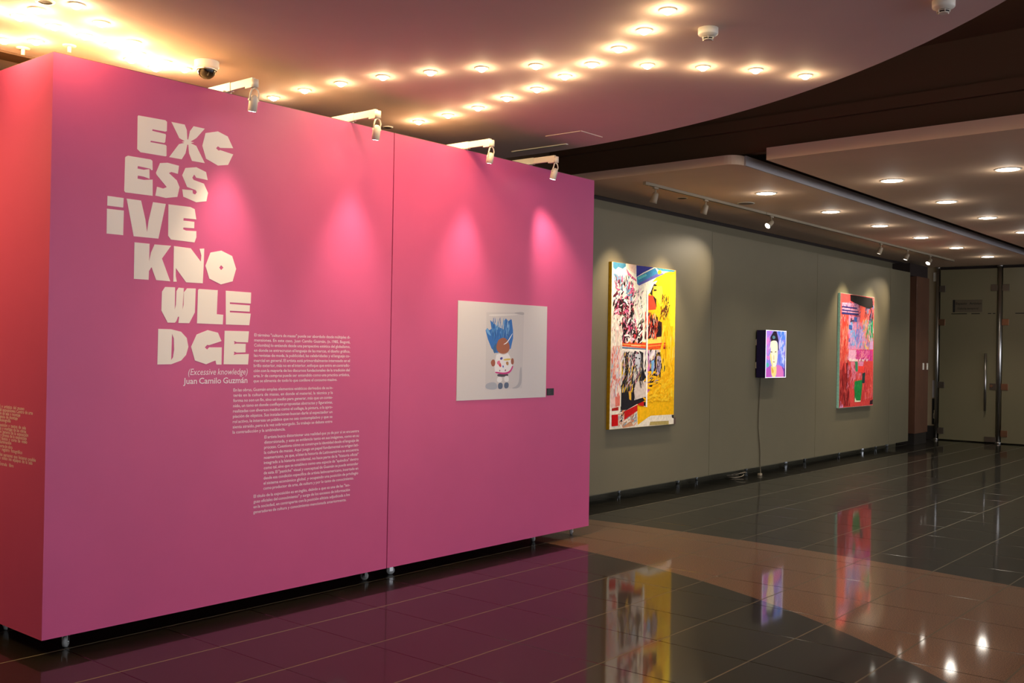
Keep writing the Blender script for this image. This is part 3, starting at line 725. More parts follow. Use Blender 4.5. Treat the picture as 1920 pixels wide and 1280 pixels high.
def text_line(mb, words, x0, x1, z, size, put, shear=0.0, bold=0.0):
    """words between x0 and x1 on baseline z; put(x, z) gives the point on the wall"""
    g = [word_geo(q, shear, bold) for q in words]
    tot = sum(q[3] for q in g)
    n = len(words) - 1
    sx = size if n == 0 else min(size * 1.12, (x1 - x0) / (tot + 0.26 * n))
    if n == 0:
        sx = (x1 - x0) / max(tot, 1e-6)
    gapw = 0 if n == 0 else (x1 - x0 - tot * sx) / n
    x = x0
    for vs, fs, mn, wd in g:
        mb.add([put(x + (vx - mn) * sx, z + vz * size) for vx, vz in vs], fs)
        x += wd * sx + gapw


PARA = {
    'p1': (3.7562, 4.5177, 1.6478, 1.3710, 4.4115, """El término "cultura de masas" puede ser abordado desde múltiples di-
mensiones. En este caso, Juan Camilo Guzmán, (n. 1985, Bogotá,
Colombia) lo entiende desde una perspectiva estética del globalismo,
en donde se entrecruzan el lenguaje de las marcas, el diseño gráfico,
las revistas de moda, la publicidad, las celebridades y el lenguaje co-
mercial en general. El artista está primordialmente interesado en el
brillo exterior, más no en el interior, enfoque que entra en contradic-
ción con la mayoría de los discursos fundacionales de la tradición del
arte. Ir de compras puede ser entendido como una practica artística,
que se alimenta de todo lo que conlleve el consumo masivo."""),
    'p2': (3.6153, 4.3767, 1.3189, 1.0696, 4.0015, """En las obras, Guzmán emplea elementos estéticos derivados de su in-
terés en la cultura de masas, en donde el material, la técnica y la
forma no son un fin, sino un medio para generar, más que un conte-
nido, un tono en donde confluyen propuestas abstractas y figurativas,
realizadas con diversos medios como el collage, la pintura, o la apro-
piación de objetos. Sus instalaciones buscan darle al espectador un
rol activo, le interesa un público que no sea contemplativo y que se
sienta atraído, pero a la vez sobrecargado. Su trabajo se debate entre
la contradicción y la ambivalencia."""),
    'p3': (3.8440, 4.6079, 1.0277, 0.7168, 4.5694, """El artista busca distorsionar una realidad que ya de por sí se encuentra
distorsionada, y esto se evidencia tanto en sus imágenes, como en su
proceso. Cuestiona cómo se construye la identidad desde el lenguaje de
la cultura de masas. Aquí juega un papel fundamental su origen lati-
noamericano, ya que, si bien la historia de Latinoamérica se encuentra
integrada a la historia occidental, no hace parte de la "historia oficial"
como tal, sino que se establece como una especie de "apéndice" dentro
de esta. El "pastiche" visual y conceptual de Guzmán se puede entender
desde esa condición específica de artista latinoamericano, insertado en
el sistema económico global, y ocupando una posición de privilegio
como productor de arte, de cultura y por lo tanto de conocimiento."""),
    'p4': (3.7735, 4.5378, 0.6747, 0.5800, 4.5078, """El título de la exposición es en inglés, debido a que es una de las "len-
guas oficiales del conocimiento" y surge de los excesos de información
en la sociedad, en contraparte con la posición elitista adjudicada a los
generadores de cultura y conocimiento mencionada anteriormente."""),
}


def caster(root, x, y, top=0.08, turn=0.0):
    mm = Matrix.Translation((x, y, 0)) @ Matrix.Rotation(turn, 4, 'Z')
    f = MB()
    f.box((-0.022, -0.018, top - 0.006), (0.022, 0.018, top + 0.001), mtx=mm)
    f.box((-0.012, -0.015, 0.022), (0.014, -0.0115, top - 0.005), mtx=mm)
    f.box((-0.012, 0.0115, 0.022), (0.014, 0.015, top - 0.005), mtx=mm)
    f.box((0.012, -0.010, top - 0.03), (0.034, 0.010, top - 0.026), mtx=mm)
    c = f.build('caster', M_hub, root, bevel=0.0015)
    ax = mm @ Matrix.Translation((0.004, 0, 0.0285)) @ Matrix.Rotation(R(90), 4, 'X')
    MB().lathe([(0.014, -0.0112), (0.0285, -0.009), (0.0285, 0.009), (0.014, 0.0112)], 22, ax).build('wheel', M_wheel, c)
    MB().lathe([(0.006, -0.017), (0.006, 0.017)], 10, ax).build('axle', M_hub, c)


# ------------------------------------------------------------------ pink panels
T = 0.60
X0, XS, X1 = 2.497, 4.884, 7.272
Z0, Z1 = 0.08, 3.073
left = empty('exhibition_panel', ((X0 + XS) / 2, PY + T / 2, 0))
tag(left, 'pink exhibition panel bearing the big cream title and wall texts', 'panel', 'pink exhibition panels on casters')
MB().prism([(X0, PY), (XS - 0.004, PY), (XS - 0.004, PY + T), (X0 + T, PY + T)], 'z', Z0, Z1 - 0.004).build('board', M_pink, left)
MB().prism([(X0 + 0.006, PY + 0.004), (XS - 0.006, PY + 0.004), (XS - 0.006, PY + T - 0.004), (X0 + T, PY + T - 0.004)], 'z', Z1 - 0.004, Z1).build('top_board', M_topcap, left)  # unseen top cap, added so the panel top bounces no pink upwards
for x, y, tn in ((2.66, PY + 0.075, 0.7), (4.78, PY + 0.105, 1.9)):
    caster(left, x, y, turn=tn)
for ch, outline, extra in TITLE:
    mb = MB()
    holes = [extra[1]] if extra and extra[0] == 'hole' else []
    mb.prism(outline, 'y', PY - 0.0012, PY + 0.0005, holes)
    if extra and extra[0] == 'add':
        mb.prism(extra[1], 'y', PY - 0.0012, PY + 0.0005)
    mb.build('title_letter', M_white_vinyl, left)
put_front = lambda x, z: (x, PY - 0.0009, z)
mb = MB(); text_line(mb, ['(Excessive', 'knowledge)'], 3.310, 3.713, 1.419, 0.052, put_front, shear=0.18); mb.build('subtitle_lettering', M_text, left, fix=False)
mb = MB(); text_line(mb, ['Juan', 'Camilo', 'Guzmán'], 3.279, 3.713, 1.3685, 0.049, put_front, bold=0.012); mb.build('artist_name_lettering', M_text, left, fix=False)
for key in ('p1', 'p2', 'p3', 'p4'):
    xa, xb, za, zb, xl, tx = PARA[key]
    lines = tx.split('\n')
    mb = MB()
    for i, ln in enumerate(lines):
        last = i == len(lines) - 1
        text_line(mb, ln.split(), xa, xl if last else xb, za + (zb - za) * i / (len(lines) - 1), 0.0262, put_front, bold=0.008)
    mb.build('paragraph_lettering', M_text, left, fix=False)

right = empty('exhibition_panel', ((XS + X1) / 2, PY + T / 2, 0))
tag(right, 'pink exhibition panel behind the small square photo print', 'panel', 'pink exhibition panels on casters')
MB().box((XS + 0.004, PY, Z0), (X1, PY + T, Z1 - 0.004)).build('board', M_pink, right)
MB().box((XS + 0.006, PY + 0.004, Z1 - 0.004), (X1 - 0.004, PY + T - 0.004, Z1)).build('top_board', M_topcap, right)
for x, y, tn in ((5.03, PY + 0.11, 2.6), (7.17, PY + 0.11, 0.5), (6.7, PY + 0.16, 1.2)):
    caster(right, x, y, turn=tn)

side = empty('exhibition_panel', (X0 + T / 2, 6.6, 0))
tag(side, 'pink end panel with small lines of credits, around the corner from the title', 'panel', 'pink exhibition panels on casters')
MB().prism([(X0, PY), (X0 + T, PY + T), (X0 + T, 7.6), (X0, 7.6)], 'z', Z0, Z1 - 0.004).build('board', M_pink, side)
MB().prism([(X0 + 0.004, PY + 0.012), (X0 + T - 0.004, PY + T), (X0 + T - 0.004, 7.6), (X0 + 0.004, 7.6)], 'z', Z1 - 0.004, Z1).build('top_board', M_topcap, side)
for y in (5.75, 7.4):
    caster(side, X0 + 0.1, y, turn=1.1)
CRED = [(0.771, 5.367, 'Dirección general y artística del museo'), (0.7525, 5.272, 'Presidencia Museo y Sala de exposiciones Centro de arte'), (0.734, 5.41, 'Coordinación de sala y montaje'), (0.7155, 5.44, 'Asistencia de montaje'),
        (0.697, 5.52, 'Museografía'), (0.670, 5.345, 'Diseño de la exposición y textos de sala'), (0.6515, 5.342, 'Curaduría y montaje de las obras'), (0.633, 5.318, 'Coordinación general de la exposición'),
        (0.6145, 5.335, 'Comunicación y prensa de la exposición'), (0.596, 5.328, 'Impresión de textos y corte de vinilo'), (0.5775, 5.507, 'Iluminación'), (0.555, 5.492, 'Transporte de obra'), (0.5365, 5.38, 'Producción y registro fotográfico'),
        (0.5085, 5.23, 'Agradecimientos a las personas que hicieron posible'), (0.490, 5.265, 'esta exposición y a todos los equipos de la sala'), (0.457, 5.476, 'Entrada libre')]
mb = MB()
for dz, yr, tx in CRED:
    ws = tx.split()
    text_line(mb, ws, -(yr + 0.0126 * len(tx)), -yr, 1.6 + (dz - 0.771) * 0.98 - 0.365, 0.0262, lambda s, z: (X0 - 0.0009, -s, z), bold=0.008)
mb.build('credits_lettering', M_text, side, fix=False)


# ------------------------------------------------------------------ pictures
def rounded(poly):
    # corner cutting: straight outlines become soft blobs
    for _ in range(3):
        q = []
        for i, a in enumerate(poly):
            b = poly[(i + 1) % len(poly)]
            q.append((a[0] * 0.75 + b[0] * 0.25, a[1] * 0.75 + b[1] * 0.25))
            q.append((a[0] * 0.25 + b[0] * 0.75, a[1] * 0.25 + b[1] * 0.75))
        poly = q
    return poly


def picture(name, root, table, y, ox, oz, matf, size, k=1.0, step=0.00002, hard=None):
    mb, mats, idx = MB(), [], {}
    for i, (c, poly) in enumerate(table):
        if c not in idx:
            idx[c] = len(mats); mats.append(matf(c))
        yy = y - 0.0004 - step * i
        if hard is not None and c not in hard:
            poly = rounded(poly)
        P = [(ox + min(max(px, 0.002), size[0] - 0.002) * k, oz + min(max(pz, 0.002), size[1] - 0.002) * k) for px, pz in poly]
        tr = tessellate_polygon([[Vector((a, b, 0)) for a, b in P]])
        mb.add([(a, yy, b) for a, b in P], [tuple(q) for q in tr], idx[c])
    return mb, mats, idx, y - 0.0004 - step * len(table)


def strokes(mb, mats, idx, matf, box, pal, n, ln, wd, ang, spread, y, seed, step=0.0000016):
    """short brush marks scattered in a rectangle of the picture"""
    rr = random.Random(seed)
    x0, z0, x1, z1 = box
    n, ln, wd = int(n * 2.2), ln * 0.78, wd * 0.55
    for i in range(n):
        c = rr.choice(pal)
        if c not in idx:
            idx[c] = len(mats); mats.append(matf(c))
        cx, cz = rr.uniform(x0, x1), rr.uniform(z0, z1)
        a = R(rr.gauss(ang, spread))
        l, ww = ln * rr.uniform(0.4, 1.5), wd * rr.uniform(0.4, 1.6)
        dx, dz = math.cos(a), math.sin(a)
        bend = rr.uniform(-0.3, 0.3) * l
        top, bot = [], []
        for s in range(5):
            q = s / 4 - 0.5
            hw = ww * (1 - abs(2 * q) ** 2.5) * 0.5 + ww * 0.08
            px, pz = cx + dx * q * l - dz * bend * (0.25 - q * q), cz + dz * q * l + dx * bend * (0.25 - q * q)
            top.append((px - dz * hw, pz + dx * hw)); bot.append((px + dz * hw, pz - dx * hw))
        P = [(min(max(a_, x0 - 0.02), x1 + 0.02), min(max(b_, z0 - 0.02), z1 + 0.02)) for a_, b_ in top + bot[::-1]]
        yy = y - step * (i + 1)
        mb.add([(a_, yy, b_) for a_, b_ in P], [(j, j + 1, 8 - j, 9 - j) for j in range(4)], idx[c])
    return y - step * (n + 1)


def overlay(mb, mats, idx, matf, table, cols, y, ox, oz, size, soft=False):
    for c, poly in table:
        if c in cols:
            y -= 0.00001
            if soft:
                poly = rounded(poly)
            P = [(ox + min(max(px, 0.002), size[0] - 0.002), oz + min(max(pz, 0.002), size[1] - 0.002)) for px, pz in poly]
            mb.add([(a, y, b) for a, b in P], [tuple(q) for q in tessellate_polygon([[Vector((a, b, 0)) for a, b in P]])], idx[c])
    return y


def paint(c):
    return mat('oil_%d_%d_%d' % c, c, 0.7, noise=0.13, nscale=34, spec=0.12)


def printed(c):
    return mat('print_%d_%d_%d' % c, c, 0.35, spec=0.4)


def backlit(c):
    return mat('backlit_%d_%d_%d' % c, c, 0.3, emit=c, es=0.38)


# photo print on the pink panel
pr = empty('photo_print', (6.09, PY, 1.21))
tag(pr, 'square photo print of a blue-tufted toy in a clear bag', 'photograph')
MB().box((5.555, PY - 0.004, 1.209), (6.630, PY - 0.0002, 1.949)).build('backing_sheet', printed((216, 212, 212)), pr)
mb, ms, ix, yy = picture('image', pr, PRINT, PY - 0.004, 5.555, 1.21, printed, (1.074, 0.737), hard={(206, 203, 204), (34, 110, 196), (240, 240, 244)})
yy = strokes(mb, ms, ix, printed, (5.94, 1.68, 6.15, 1.82), [(34, 110, 196), (60, 140, 214), (120, 180, 230), (24, 84, 160)], 40, 0.09, 0.007, 82, 14, yy, 5)
yy = overlay(mb, ms, ix, printed, PRINT, {(166, 92, 46), (240, 240, 244), (250, 250, 252), (206, 40, 130), (220, 50, 60), (60, 80, 180), (230, 110, 150), (226, 200, 90), (180, 130, 70), (60, 60, 160), (120, 40, 60), (160, 82, 40)}, yy, 5.555, 1.21, (1.074, 0.737), True)
mb.build('image', ms, pr)
c = empty('artwork_label', (6.69, PY, 1.222))
tag(c, 'small black square label at the lower corner of the photo print', 'label')
MB().box((6.645, PY - 0.005, 1.222), (6.737, PY - 0.0002, 1.279)).build('plate', M_black, c)
mb = MB()
for k in range(5):
    mb.box((6.652, PY - 0.0054, 1.266 - k * 0.008), (6.70 - 0.006 * (k % 3), PY - 0.005, 1.2685 - k * 0.008))
mb.build('text_lines', mat('dim_label_text', (70, 66, 64), 0.6), c)

# big yellow painting
A1 = (8.905, 0.770, 10.208, 2.530)
a1 = empty('painting', (9.57, 6.06, A1[1]))
tag(a1, 'large yellow canvas with collaged black haired women, next to the pink panel', 'painting')
MB().box((A1[0], 6.04, A1[1]), (A1[2], 6.079, A1[3])).build('canvas_edge', paint((196, 158, 24)), a1)
M_canvas = paint((245, 236, 214))
mb, ms, ix, yy = picture('painted_image', a1, [((245, 236, 214), [(0.004, 0.002), (1.301, 0.002), (1.301, 1.757), (0.004, 1.757)])] + ART1, 6.04, A1[0], A1[1], paint, (1.303, 1.76))
S = lambda x0, z0, x1, z1: (A1[0] + x0, A1[1] + z0, A1[0] + x1, A1[1] + z1)
BLK = (22, 16, 20)
yy = strokes(mb, ms, ix, paint, S(0.05, 1.30, 0.40, 1.62), [BLK, BLK, (200, 90, 130), (244, 210, 200), (110, 150, 180), (90, 30, 44), (250, 244, 236)], 70, 0.12, 0.030, 70, 40, yy, 1)
yy = strokes(mb, ms, ix, paint, S(0.05, 1.05, 0.42, 1.36), [BLK, BLK, BLK, (214, 92, 140), (246, 180, 196), (70, 20, 34), (250, 246, 240), (150, 40, 60)], 90, 0.13, 0.034, 60, 45, yy, 2)
yy = strokes(mb, ms, ix, paint, S(0.20, 0.93, 0.60, 1.16), [BLK, BLK, BLK, (224, 90, 140), (246, 190, 200), (60, 20, 30), (206, 60, 70), (250, 244, 236)], 100, 0.12, 0.030, 75, 40, yy, 3)
yy = strokes(mb, ms, ix, paint, S(0.40, 1.10, 0.62, 1.50), [(246, 240, 232), (236, 190, 200), (60, 60, 60), (250, 246, 240), (90, 120, 100)], 40, 0.10, 0.020, 75, 30, yy, 4)
yy = strokes(mb, ms, ix, paint, S(0.02, 0.86, 0.20, 1.20), [(246, 226, 206), (236, 200, 190), (250, 244, 230), (214, 204, 190)], 40, 0.12, 0.03, 80, 20, yy, 6)
yy = strokes(mb, ms, ix, paint, S(0.02, 0.36, 0.17, 0.86), [(238, 160, 140), (240, 210, 200), (214, 200, 206), (226, 110, 96), (246, 226, 206), (170, 190, 200)], 60, 0.13, 0.026, 84, 16, yy, 7)
yy = strokes(mb, ms, ix, paint, S(0.98, 1.20, 1.16, 1.46), [BLK, (70, 40, 20), (246, 190, 30), (120, 60, 20), (250, 214, 60)], 40, 0.10, 0.018, 78, 22, yy, 8)
yy = strokes(mb, ms, ix, paint, S(0.66, 0.98, 0.92, 1.24), [BLK, BLK, (120, 24, 30), (230, 90, 50), (246, 210, 190), (226, 70, 50)], 50, 0.11, 0.02, 82, 18, yy, 9)
yy = strokes(mb, ms, ix, paint, S(0.21, 0.40, 0.62, 0.80), [BLK, BLK, (200, 190, 190), (240, 190, 60), (120, 120, 130), (60, 50, 40), (236, 226, 216), (196, 120, 140)], 110, 0.12, 0.02, 78, 24, yy, 10)
yy = strokes(mb, ms, ix, paint, S(0.66, 0.46, 0.96, 0.84), [BLK, (40, 30, 44), (150, 120, 170), (246, 190, 30), (200, 180, 210)], 44, 0.10, 0.018, 76, 20, yy, 11)
yy = strokes(mb, ms, ix, paint, S(1.00, 0.30, 1.275, 1.10), [(250, 200, 30), (252, 214, 60), (244, 180, 16), (246, 190, 20)], 60, 0.22, 0.035, 88, 8, yy, 12)
yy = strokes(mb, ms, ix, paint, S(0.66, 0.28, 1.24, 0.60), [(250, 190, 22), (244, 176, 14), (250, 200, 40)], 50, 0.16, 0.03, 20, 18, yy, 13)
yy = strokes(mb, ms, ix, paint, S(0.17, 0.04, 0.50, 0.18), [(240, 220, 196), (210, 150, 110), (150, 170, 180), (246, 236, 220), (226, 130, 90)], 40, 0.12, 0.02, 30, 24, yy, 14)
FACES = {(190, 192, 200), (30, 28, 34), (90, 70, 80), (214, 196, 186), (28, 26, 34), (218, 196, 226), (30, 24, 34), (120, 60, 90), (120, 176, 222), (252, 248, 240), (40, 28, 20), (196, 24, 24), (206, 14, 18)}


yy = overlay(mb, ms, ix, paint, ART1, FACES, yy, A1[0], A1[1], (1.303, 1.76))
yy = strokes(mb, ms, ix, paint, S(0.27, 0.46, 0.34, 0.80), [BLK, (60, 56, 60)], 14, 0.20, 0.012, 82, 10, yy, 51)
yy = strokes(mb, ms, ix, paint, S(0.57, 0.44, 0.63, 0.80), [BLK, (70, 66, 70)], 14, 0.20, 0.012, 98, 10, yy, 52)
yy = strokes(mb, ms, ix, paint, S(0.92, 0.56, 1.00, 0.80), [BLK, (50, 36, 50)], 12, 0.16, 0.012, 100, 12, yy, 53)
mb.build('painted_image', ms, a1)
tag(MB().box((10.225, 6.074, 0.765), (10.312, 6.0798, 0.842)).build('artwork_label', M_brownlabel), 'small brown label at the lower corner of the yellow painting', 'label')

# backlit portrait box
lb = empty('portrait_lightbox', (12.61, 6.0, 1.279))
tag(lb, 'glowing portrait light box with dark purple sides on the grey wall', 'light box')
M_side = mat('deep_purple_side', (28, 12, 62), 0.25)
bx0, bx1, bz0, bz1, by = 12.312, 12.910, 1.279, 1.897, 5.93
MB().box((bx0, by, bz0), (bx1, GY - 0.02, bz1)).build('housing', M_side, lb)
M_edge = mat('bright_edge', (250, 244, 255), 0.3, emit=(0.9, 0.85, 1.0), es=1.2)
e = MB()
e.box((bx0 - 0.001, by - 0.003, bz0 - 0.001), (bx1 + 0.001, by + 0.001, bz0 + 0.004)).box((bx0 - 0.001, by - 0.003, bz1 - 0.006), (bx1 + 0.001, by + 0.001, bz1 + 0.001))
e.box((bx0 - 0.001, by - 0.003, bz0), (bx0 + 0.004, by + 0.001, bz1)).box((bx1 - 0.006, by - 0.003, bz0), (bx1 + 0.001, by + 0.001, bz1))
e.build('edge_frame', M_edge, lb)
k = 0.98
mb, ms, ix, yy = picture('backlit_image', lb, ART2, by - 0.0005, bx0, bz0, backlit, (0.61, 0.63), k=k, hard={(150, 140, 235), (190, 90, 190), (225, 120, 190), (46, 34, 48), (120, 70, 170)})
yy = strokes(mb, ms, ix, backlit, (bx0 + 0.02, bz0 + 0.3, bx0 + 0.12, bz1 - 0.03), [(235, 130, 210), (180, 130, 235), (226, 160, 226), (150, 140, 235)], 14, 0.14, 0.03, 75, 20, yy, 21)
yy = strokes(mb, ms, ix, backlit, (bx1 - 0.17, bz0 + 0.18, bx1 - 0.02, bz1 - 0.02), [(90, 140, 235), (190, 200, 250), (130, 150, 240), (220, 220, 255)], 18, 0.13, 0.03, 80, 20, yy, 22)
mb.build('backlit_image', ms, lb)
for zz in (bz0 + 0.12, bz1 - 0.2):
    MB().box((bx0 + 0.01, GY - 0.02, zz), (bx0 + 0.06, GY - 0.0005, zz + 0.08)).build('wall_spacer', M_white, lb)
cd = empty('power_cord', (12.42, 6.06, 0))
tag(cd, 'thin brown power cord hanging down from the light box', 'cord')
MB().tube([(12.43, 6.06, 1.279), (12.43, 6.068, 1.0), (12.41, 6.066, 0.80), (12.40, 6.064, 0.62), (12.44, 6.066, 0.45), (12.47, 6.067, 0.3), (12.475, 6.067, 0.15), (12.475, 6.06, 0.07), (12.44, 6.04, 0.03), (12.40, 6.02, 0.006)], 0.006, 8).build('cable', mat('olive_cable', (84, 74, 54), 0.5), cd)
MB().box((12.35, 6.0, 0.0), (12.41, 6.04, 0.03)).build('plug', M_track, cd, bevel=0.004)
cp = empty('cable_coil', (11.95, 6.16, 0))
tag(cp, 'loops of pale cable on the floor under the grey panel', 'cable')
pts = []
for q in range(60):
    a = q / 60 * 4 * math.pi
    pts.append((11.95 + 0.13 * math.cos(a) + 0.002 * q, 6.17 + 0.09 * math.sin(a), 0.01 + 0.03 * (1 + math.sin(a * 1.3)) * (q / 60)))
MB().tube(pts, 0.005, 8).build('cable', M_track, cp)

# red painting
A3 = (15.03, 0.787, 16.420, 2.526)
a3 = empty('painting', (15.72, 6.06, A3[1]))
tag(a3, 'tall red and pink abstract painting with a mint green edge', 'painting')
MB().box((A3[0], 6.04, A3[1]), (A3[2], 6.079, A3[3])).build('canvas_edge', paint((190, 250, 224)), a3)
mb, ms, ix, yy = picture('painted_image', a3, [((216, 80, 80), [(0.0, 0.0), (1.388, 0.0), (1.388, 1.737), (0.0, 1.737)])] + ART3, 6.04, A3[0], A3[1], paint, (1.39, 1.739))
S = lambda x0, z0, x1, z1: (A3[0] + x0, A3[1] + z0, A3[0] + x1, A3[1] + z1)
yy = strokes(mb, ms, ix, paint, S(0.05, 1.32, 0.80, 1.62), [(60, 60, 120), (226, 130, 180), (240, 180, 200), (150, 60, 90), (40, 44, 110)], 60, 0.10, 0.016, 80, 30, yy, 31)
yy = strokes(mb, ms, ix, paint, S(0.02, 0.70, 0.34, 1.40), [(226, 84, 70), (240, 120, 100), (206, 60, 50), (236, 150, 130)], 70, 0.16, 0.03, 86, 10, yy, 32)
yy = strokes(mb, ms, ix, paint, S(0.34, 0.92, 1.05, 1.30), [(110, 170, 226), (140, 180, 236), (226, 140, 180), (240, 170, 196), (90, 110, 190), (206, 120, 180)], 90, 0.13, 0.022, 84, 16, yy, 33)
yy = strokes(mb, ms, ix, paint, S(0.90, 0.90, 1.25, 1.35), [(246, 150, 80), (240, 190, 80), (236, 110, 120), (60, 140, 110), (180, 150, 200)], 60, 0.12, 0.022, 84, 16, yy, 34)
yy = strokes(mb, ms, ix, paint, S(1.05, 1.05, 1.36, 1.40), [(40, 130, 90), (60, 160, 110), (30, 90, 80), (190, 200, 190)], 30, 0.14, 0.024, 84, 12, yy, 35)
yy = strokes(mb, ms, ix, paint, S(1.00, 1.34, 1.36, 1.66), [(60, 100, 160), (34, 28, 40), (90, 140, 180), (40, 40, 60)], 40, 0.10, 0.024, 80, 24, yy, 36)
yy = strokes(mb, ms, ix, paint, S(0.62, 0.74, 1.30, 0.88), [(206, 60, 140), (226, 120, 160), (190, 50, 120), (236, 140, 150)], 40, 0.08, 0.024, 50, 40, yy, 37)
yy = strokes(mb, ms, ix, paint, S(0.02, 0.04, 0.42, 0.56), [(140, 30, 34), (170, 44, 44), (196, 60, 56), (110, 26, 30), (224, 90, 84)], 80, 0.22, 0.022, 88, 7, yy, 38)
yy = strokes(mb, ms, ix, paint, S(0.30, 0.30, 0.85, 0.66), [(226, 120, 140), (206, 70, 90), (160, 50, 70), (226, 150, 180)], 50, 0.10, 0.024, 80, 24, yy, 39)
yy = strokes(mb, ms, ix, paint, S(0.66, 0.10, 1.34, 0.60), [(230, 80, 72), (216, 66, 62), (238, 100, 90), (206, 60, 70)], 60, 0.18, 0.04, 86, 14, yy, 40)
yy = strokes(mb, ms, ix, paint, S(0.60, 0.11, 0.88, 0.40), [(30, 130, 64), (24, 100, 54), (60, 160, 84)], 26, 0.10, 0.03, 84, 14, yy, 41)
yy = overlay(mb, ms, ix, paint, ART3, {(64, 96, 170), (22, 15, 19), (30, 130, 64), (226, 222, 190), (30, 60, 60), (238, 66, 60), (60, 130, 90), (40, 44, 110)}, yy, A3[0], A3[1], (1.39, 1.739))
yy = strokes(mb, ms, ix, paint, S(0.60, 0.13, 0.86, 0.40), [(30, 130, 64), (24, 100, 54), (60, 160, 84)], 14, 0.08, 0.02, 84, 14, yy, 42)
mb.build('painted_image', ms, a3)
M_lett = paint((252, 226, 222))
for wd, u0, u1 in (('Illusion', 0.37, 0.72), ('of', 0.76, 0.84), ('no°', 0.88, 1.03), ('1r', 1.07, 1.15)):
    tm = MB(); text_line(tm, [wd], A3[0] + u0, A3[0] + u1, A3[1] + 0.71, 0.060, lambda x, z: (x, yy - 0.0002, z), bold=0.045)
    tm.build('painted_word', M_lett, a3, fix=False)

# ------------------------------------------------------------------ grey panels
GP = [(7.75, 11.118, 3.068, 'grey exhibition panel behind the yellow painting', ((9.62, 0.5), (10.9, 1.2), (8.2, 2.0))),
      (11.124, 14.255, 3.060, 'grey exhibition panel carrying the glowing portrait box', ((11.36, 0.4), (13.95, 2.1), (12.7, 1.0))),
      (14.261, 17.265, 3.052, 'grey exhibition panel behind the red abstract painting', ((14.6, 0.9), (16.9, 2.4), (15.9, 0.3))),
      (17.271, 18.235, 3.052, 'narrow grey panel at the door end of the painting wall', ((17.5, 0.6), (18.05, 1.7)))]
for xa, xb, zt, lab, cs in GP:
    g = empty('exhibition_panel', ((xa + xb) / 2, GY + 0.18, 0))
    tag(g, lab, 'panel', 'grey exhibition panels along the back wall')
    MB().box((xa, GY, 0.105), (xb, GY + 0.37, zt)).build('board', M_grey, g)
    for x, tn in cs:
        caster(g, x, GY + 0.3, top=0.105, turn=tn)

# ------------------------------------------------------------------ arm lamps over the pink panels
ARMS = [(3.545, 'first', (3.552, 4.91, 2.935), (3.42, PY, 0.7), 'white arm spotlight over the title letters, nearest the domed camera'),
        (4.497, 'second', (4.508, 4.91, 2.933), (4.47, PY, 0.7), 'white arm spotlight above the wall text, just before the panel seam'),
        (5.620, 'third', (5.628, 4.91, 2.950), (5.56, PY, 0.7), 'white arm spotlight right above the square photo print'),
        (6.395, 'fourth', (6.391, 4.91, 2.938), (6.80, PY, 2.1), 'white arm spotlight at the far end of the pink panels')]
P_ARM = 50.0
for x, _n, lens, aim, lab in ARMS:
    r0 = empty('arm_spotlight', (x, PY, 3.073))
    tag(r0, lab, 'spotlight', 'arm spotlights clipped over the pink panels')
    MB().box((x - 0.03, PY + 0.01, 3.0732), (x + 0.03, PY + 0.16, 3.085)).build('clamp', M_white, r0, bevel=0.003)
    a = MB().box((x - 0.014, PY - 0.03, 3.0765), (x + 0.014, PY + 0.19, 3.1285)).box((x - 0.011, 4.89, 3.080), (x + 0.011, PY - 0.03, 3.126))
    a.build('arm', M_white, r0, bevel=0.002)
    en = MB().lathe([(0.021, 0), (0.021, 0.046)], 20, Matrix.Translation((x + 0.004, 4.885, 3.068)))
    en.box((x - 0.016, 4.885, 3.068), (x + 0.016, 4.95, 3.114))
    en.build('arm_joint', M_white, r0)
    MB().box((x - 0.006, 4.905, 3.114), (x + 0.006, 4.92, 3.130)).build('joint_opening', M_darkgap, r0)
    lens = Vector(lens)
    piv = Vector((x + 0.004, 4.885, 3.046))
    ax = (lens - piv).normalized()
    sd = ax.cross(Vector((0, 1, 0))).normalized()
    y = MB()
    for sgn in (-1, 1):
        y.tube([piv + Vector((0, 0, 0.022)), piv + sd * sgn * 0.02 + Vector((0, 0, 0.010)), piv + sd * sgn * 0.028 - Vector((0, 0, 0.012)) + ax * 0.0, piv + sd * sgn * 0.0285 + ax * 0.05], 0.0048, 8)
    y.build('yoke', M_white, r0)
    top = piv + ax * 0.024
    fr = frame_to(top, lens)
    L = (lens - top).length
    hd = MB().lathe([(0.0, -0.004), (0.010, -0.003), (0.019, 0.004), (0.0245, 0.016), (0.0255, 0.022), (0.0255, L), (0.0225, L), (0.0225, L - 0.006)], 24, fr, cap=False)
    head = hd.build('lamp_head', M_white, r0)
    MB().lathe([(0.0001, L + 0.0012), (0.014, L + 0.0010), (0.0236, L - 0.0004)], 24, fr, cap=False).build('lens', M_lens, head)
    for sgn in (-1, 1):
        b0 = piv + ax * 0.05 + sd * sgn * 0.024
        MB().lathe([(0.006, 0), (0.006, 0.011)], 10, frame_to(b0, b0 + sd * sgn)).build('pivot_knob', M_white, r0)
    light('lamp_light', 'SPOT', lens + ax * 0.004, P_ARM, WHITE, r0, 0.05, aim, 58, 1.0)

# ------------------------------------------------------------------ ring of bulbs in the round ceiling
P_BULB = 3.0


def bulb_mesh(root, x, y):
    tr = MB().lathe([(0.034, -0.004), (0.036, -0.007), (0.043, -0.006), (0.046, 0.0)], 24, Matrix.Translation((x, y, CZ)), cap=False)
    tr.build('trim_ring', M_white, root)
    prof = [(0.026 * math.cos(R(a)), -0.004 + 0.022 * math.sin(R(a))) for a in (-88, -65, -42, -20, 0)]
    MB().lathe(prof, 16, Matrix.Translation((x, y, CZ)), cap=False).build('bulb', M_bulb, root)


proto = empty('ceiling_bulb', (0, 0, CZ))
bulb_mesh(proto, 0, 0)
_first = [True]


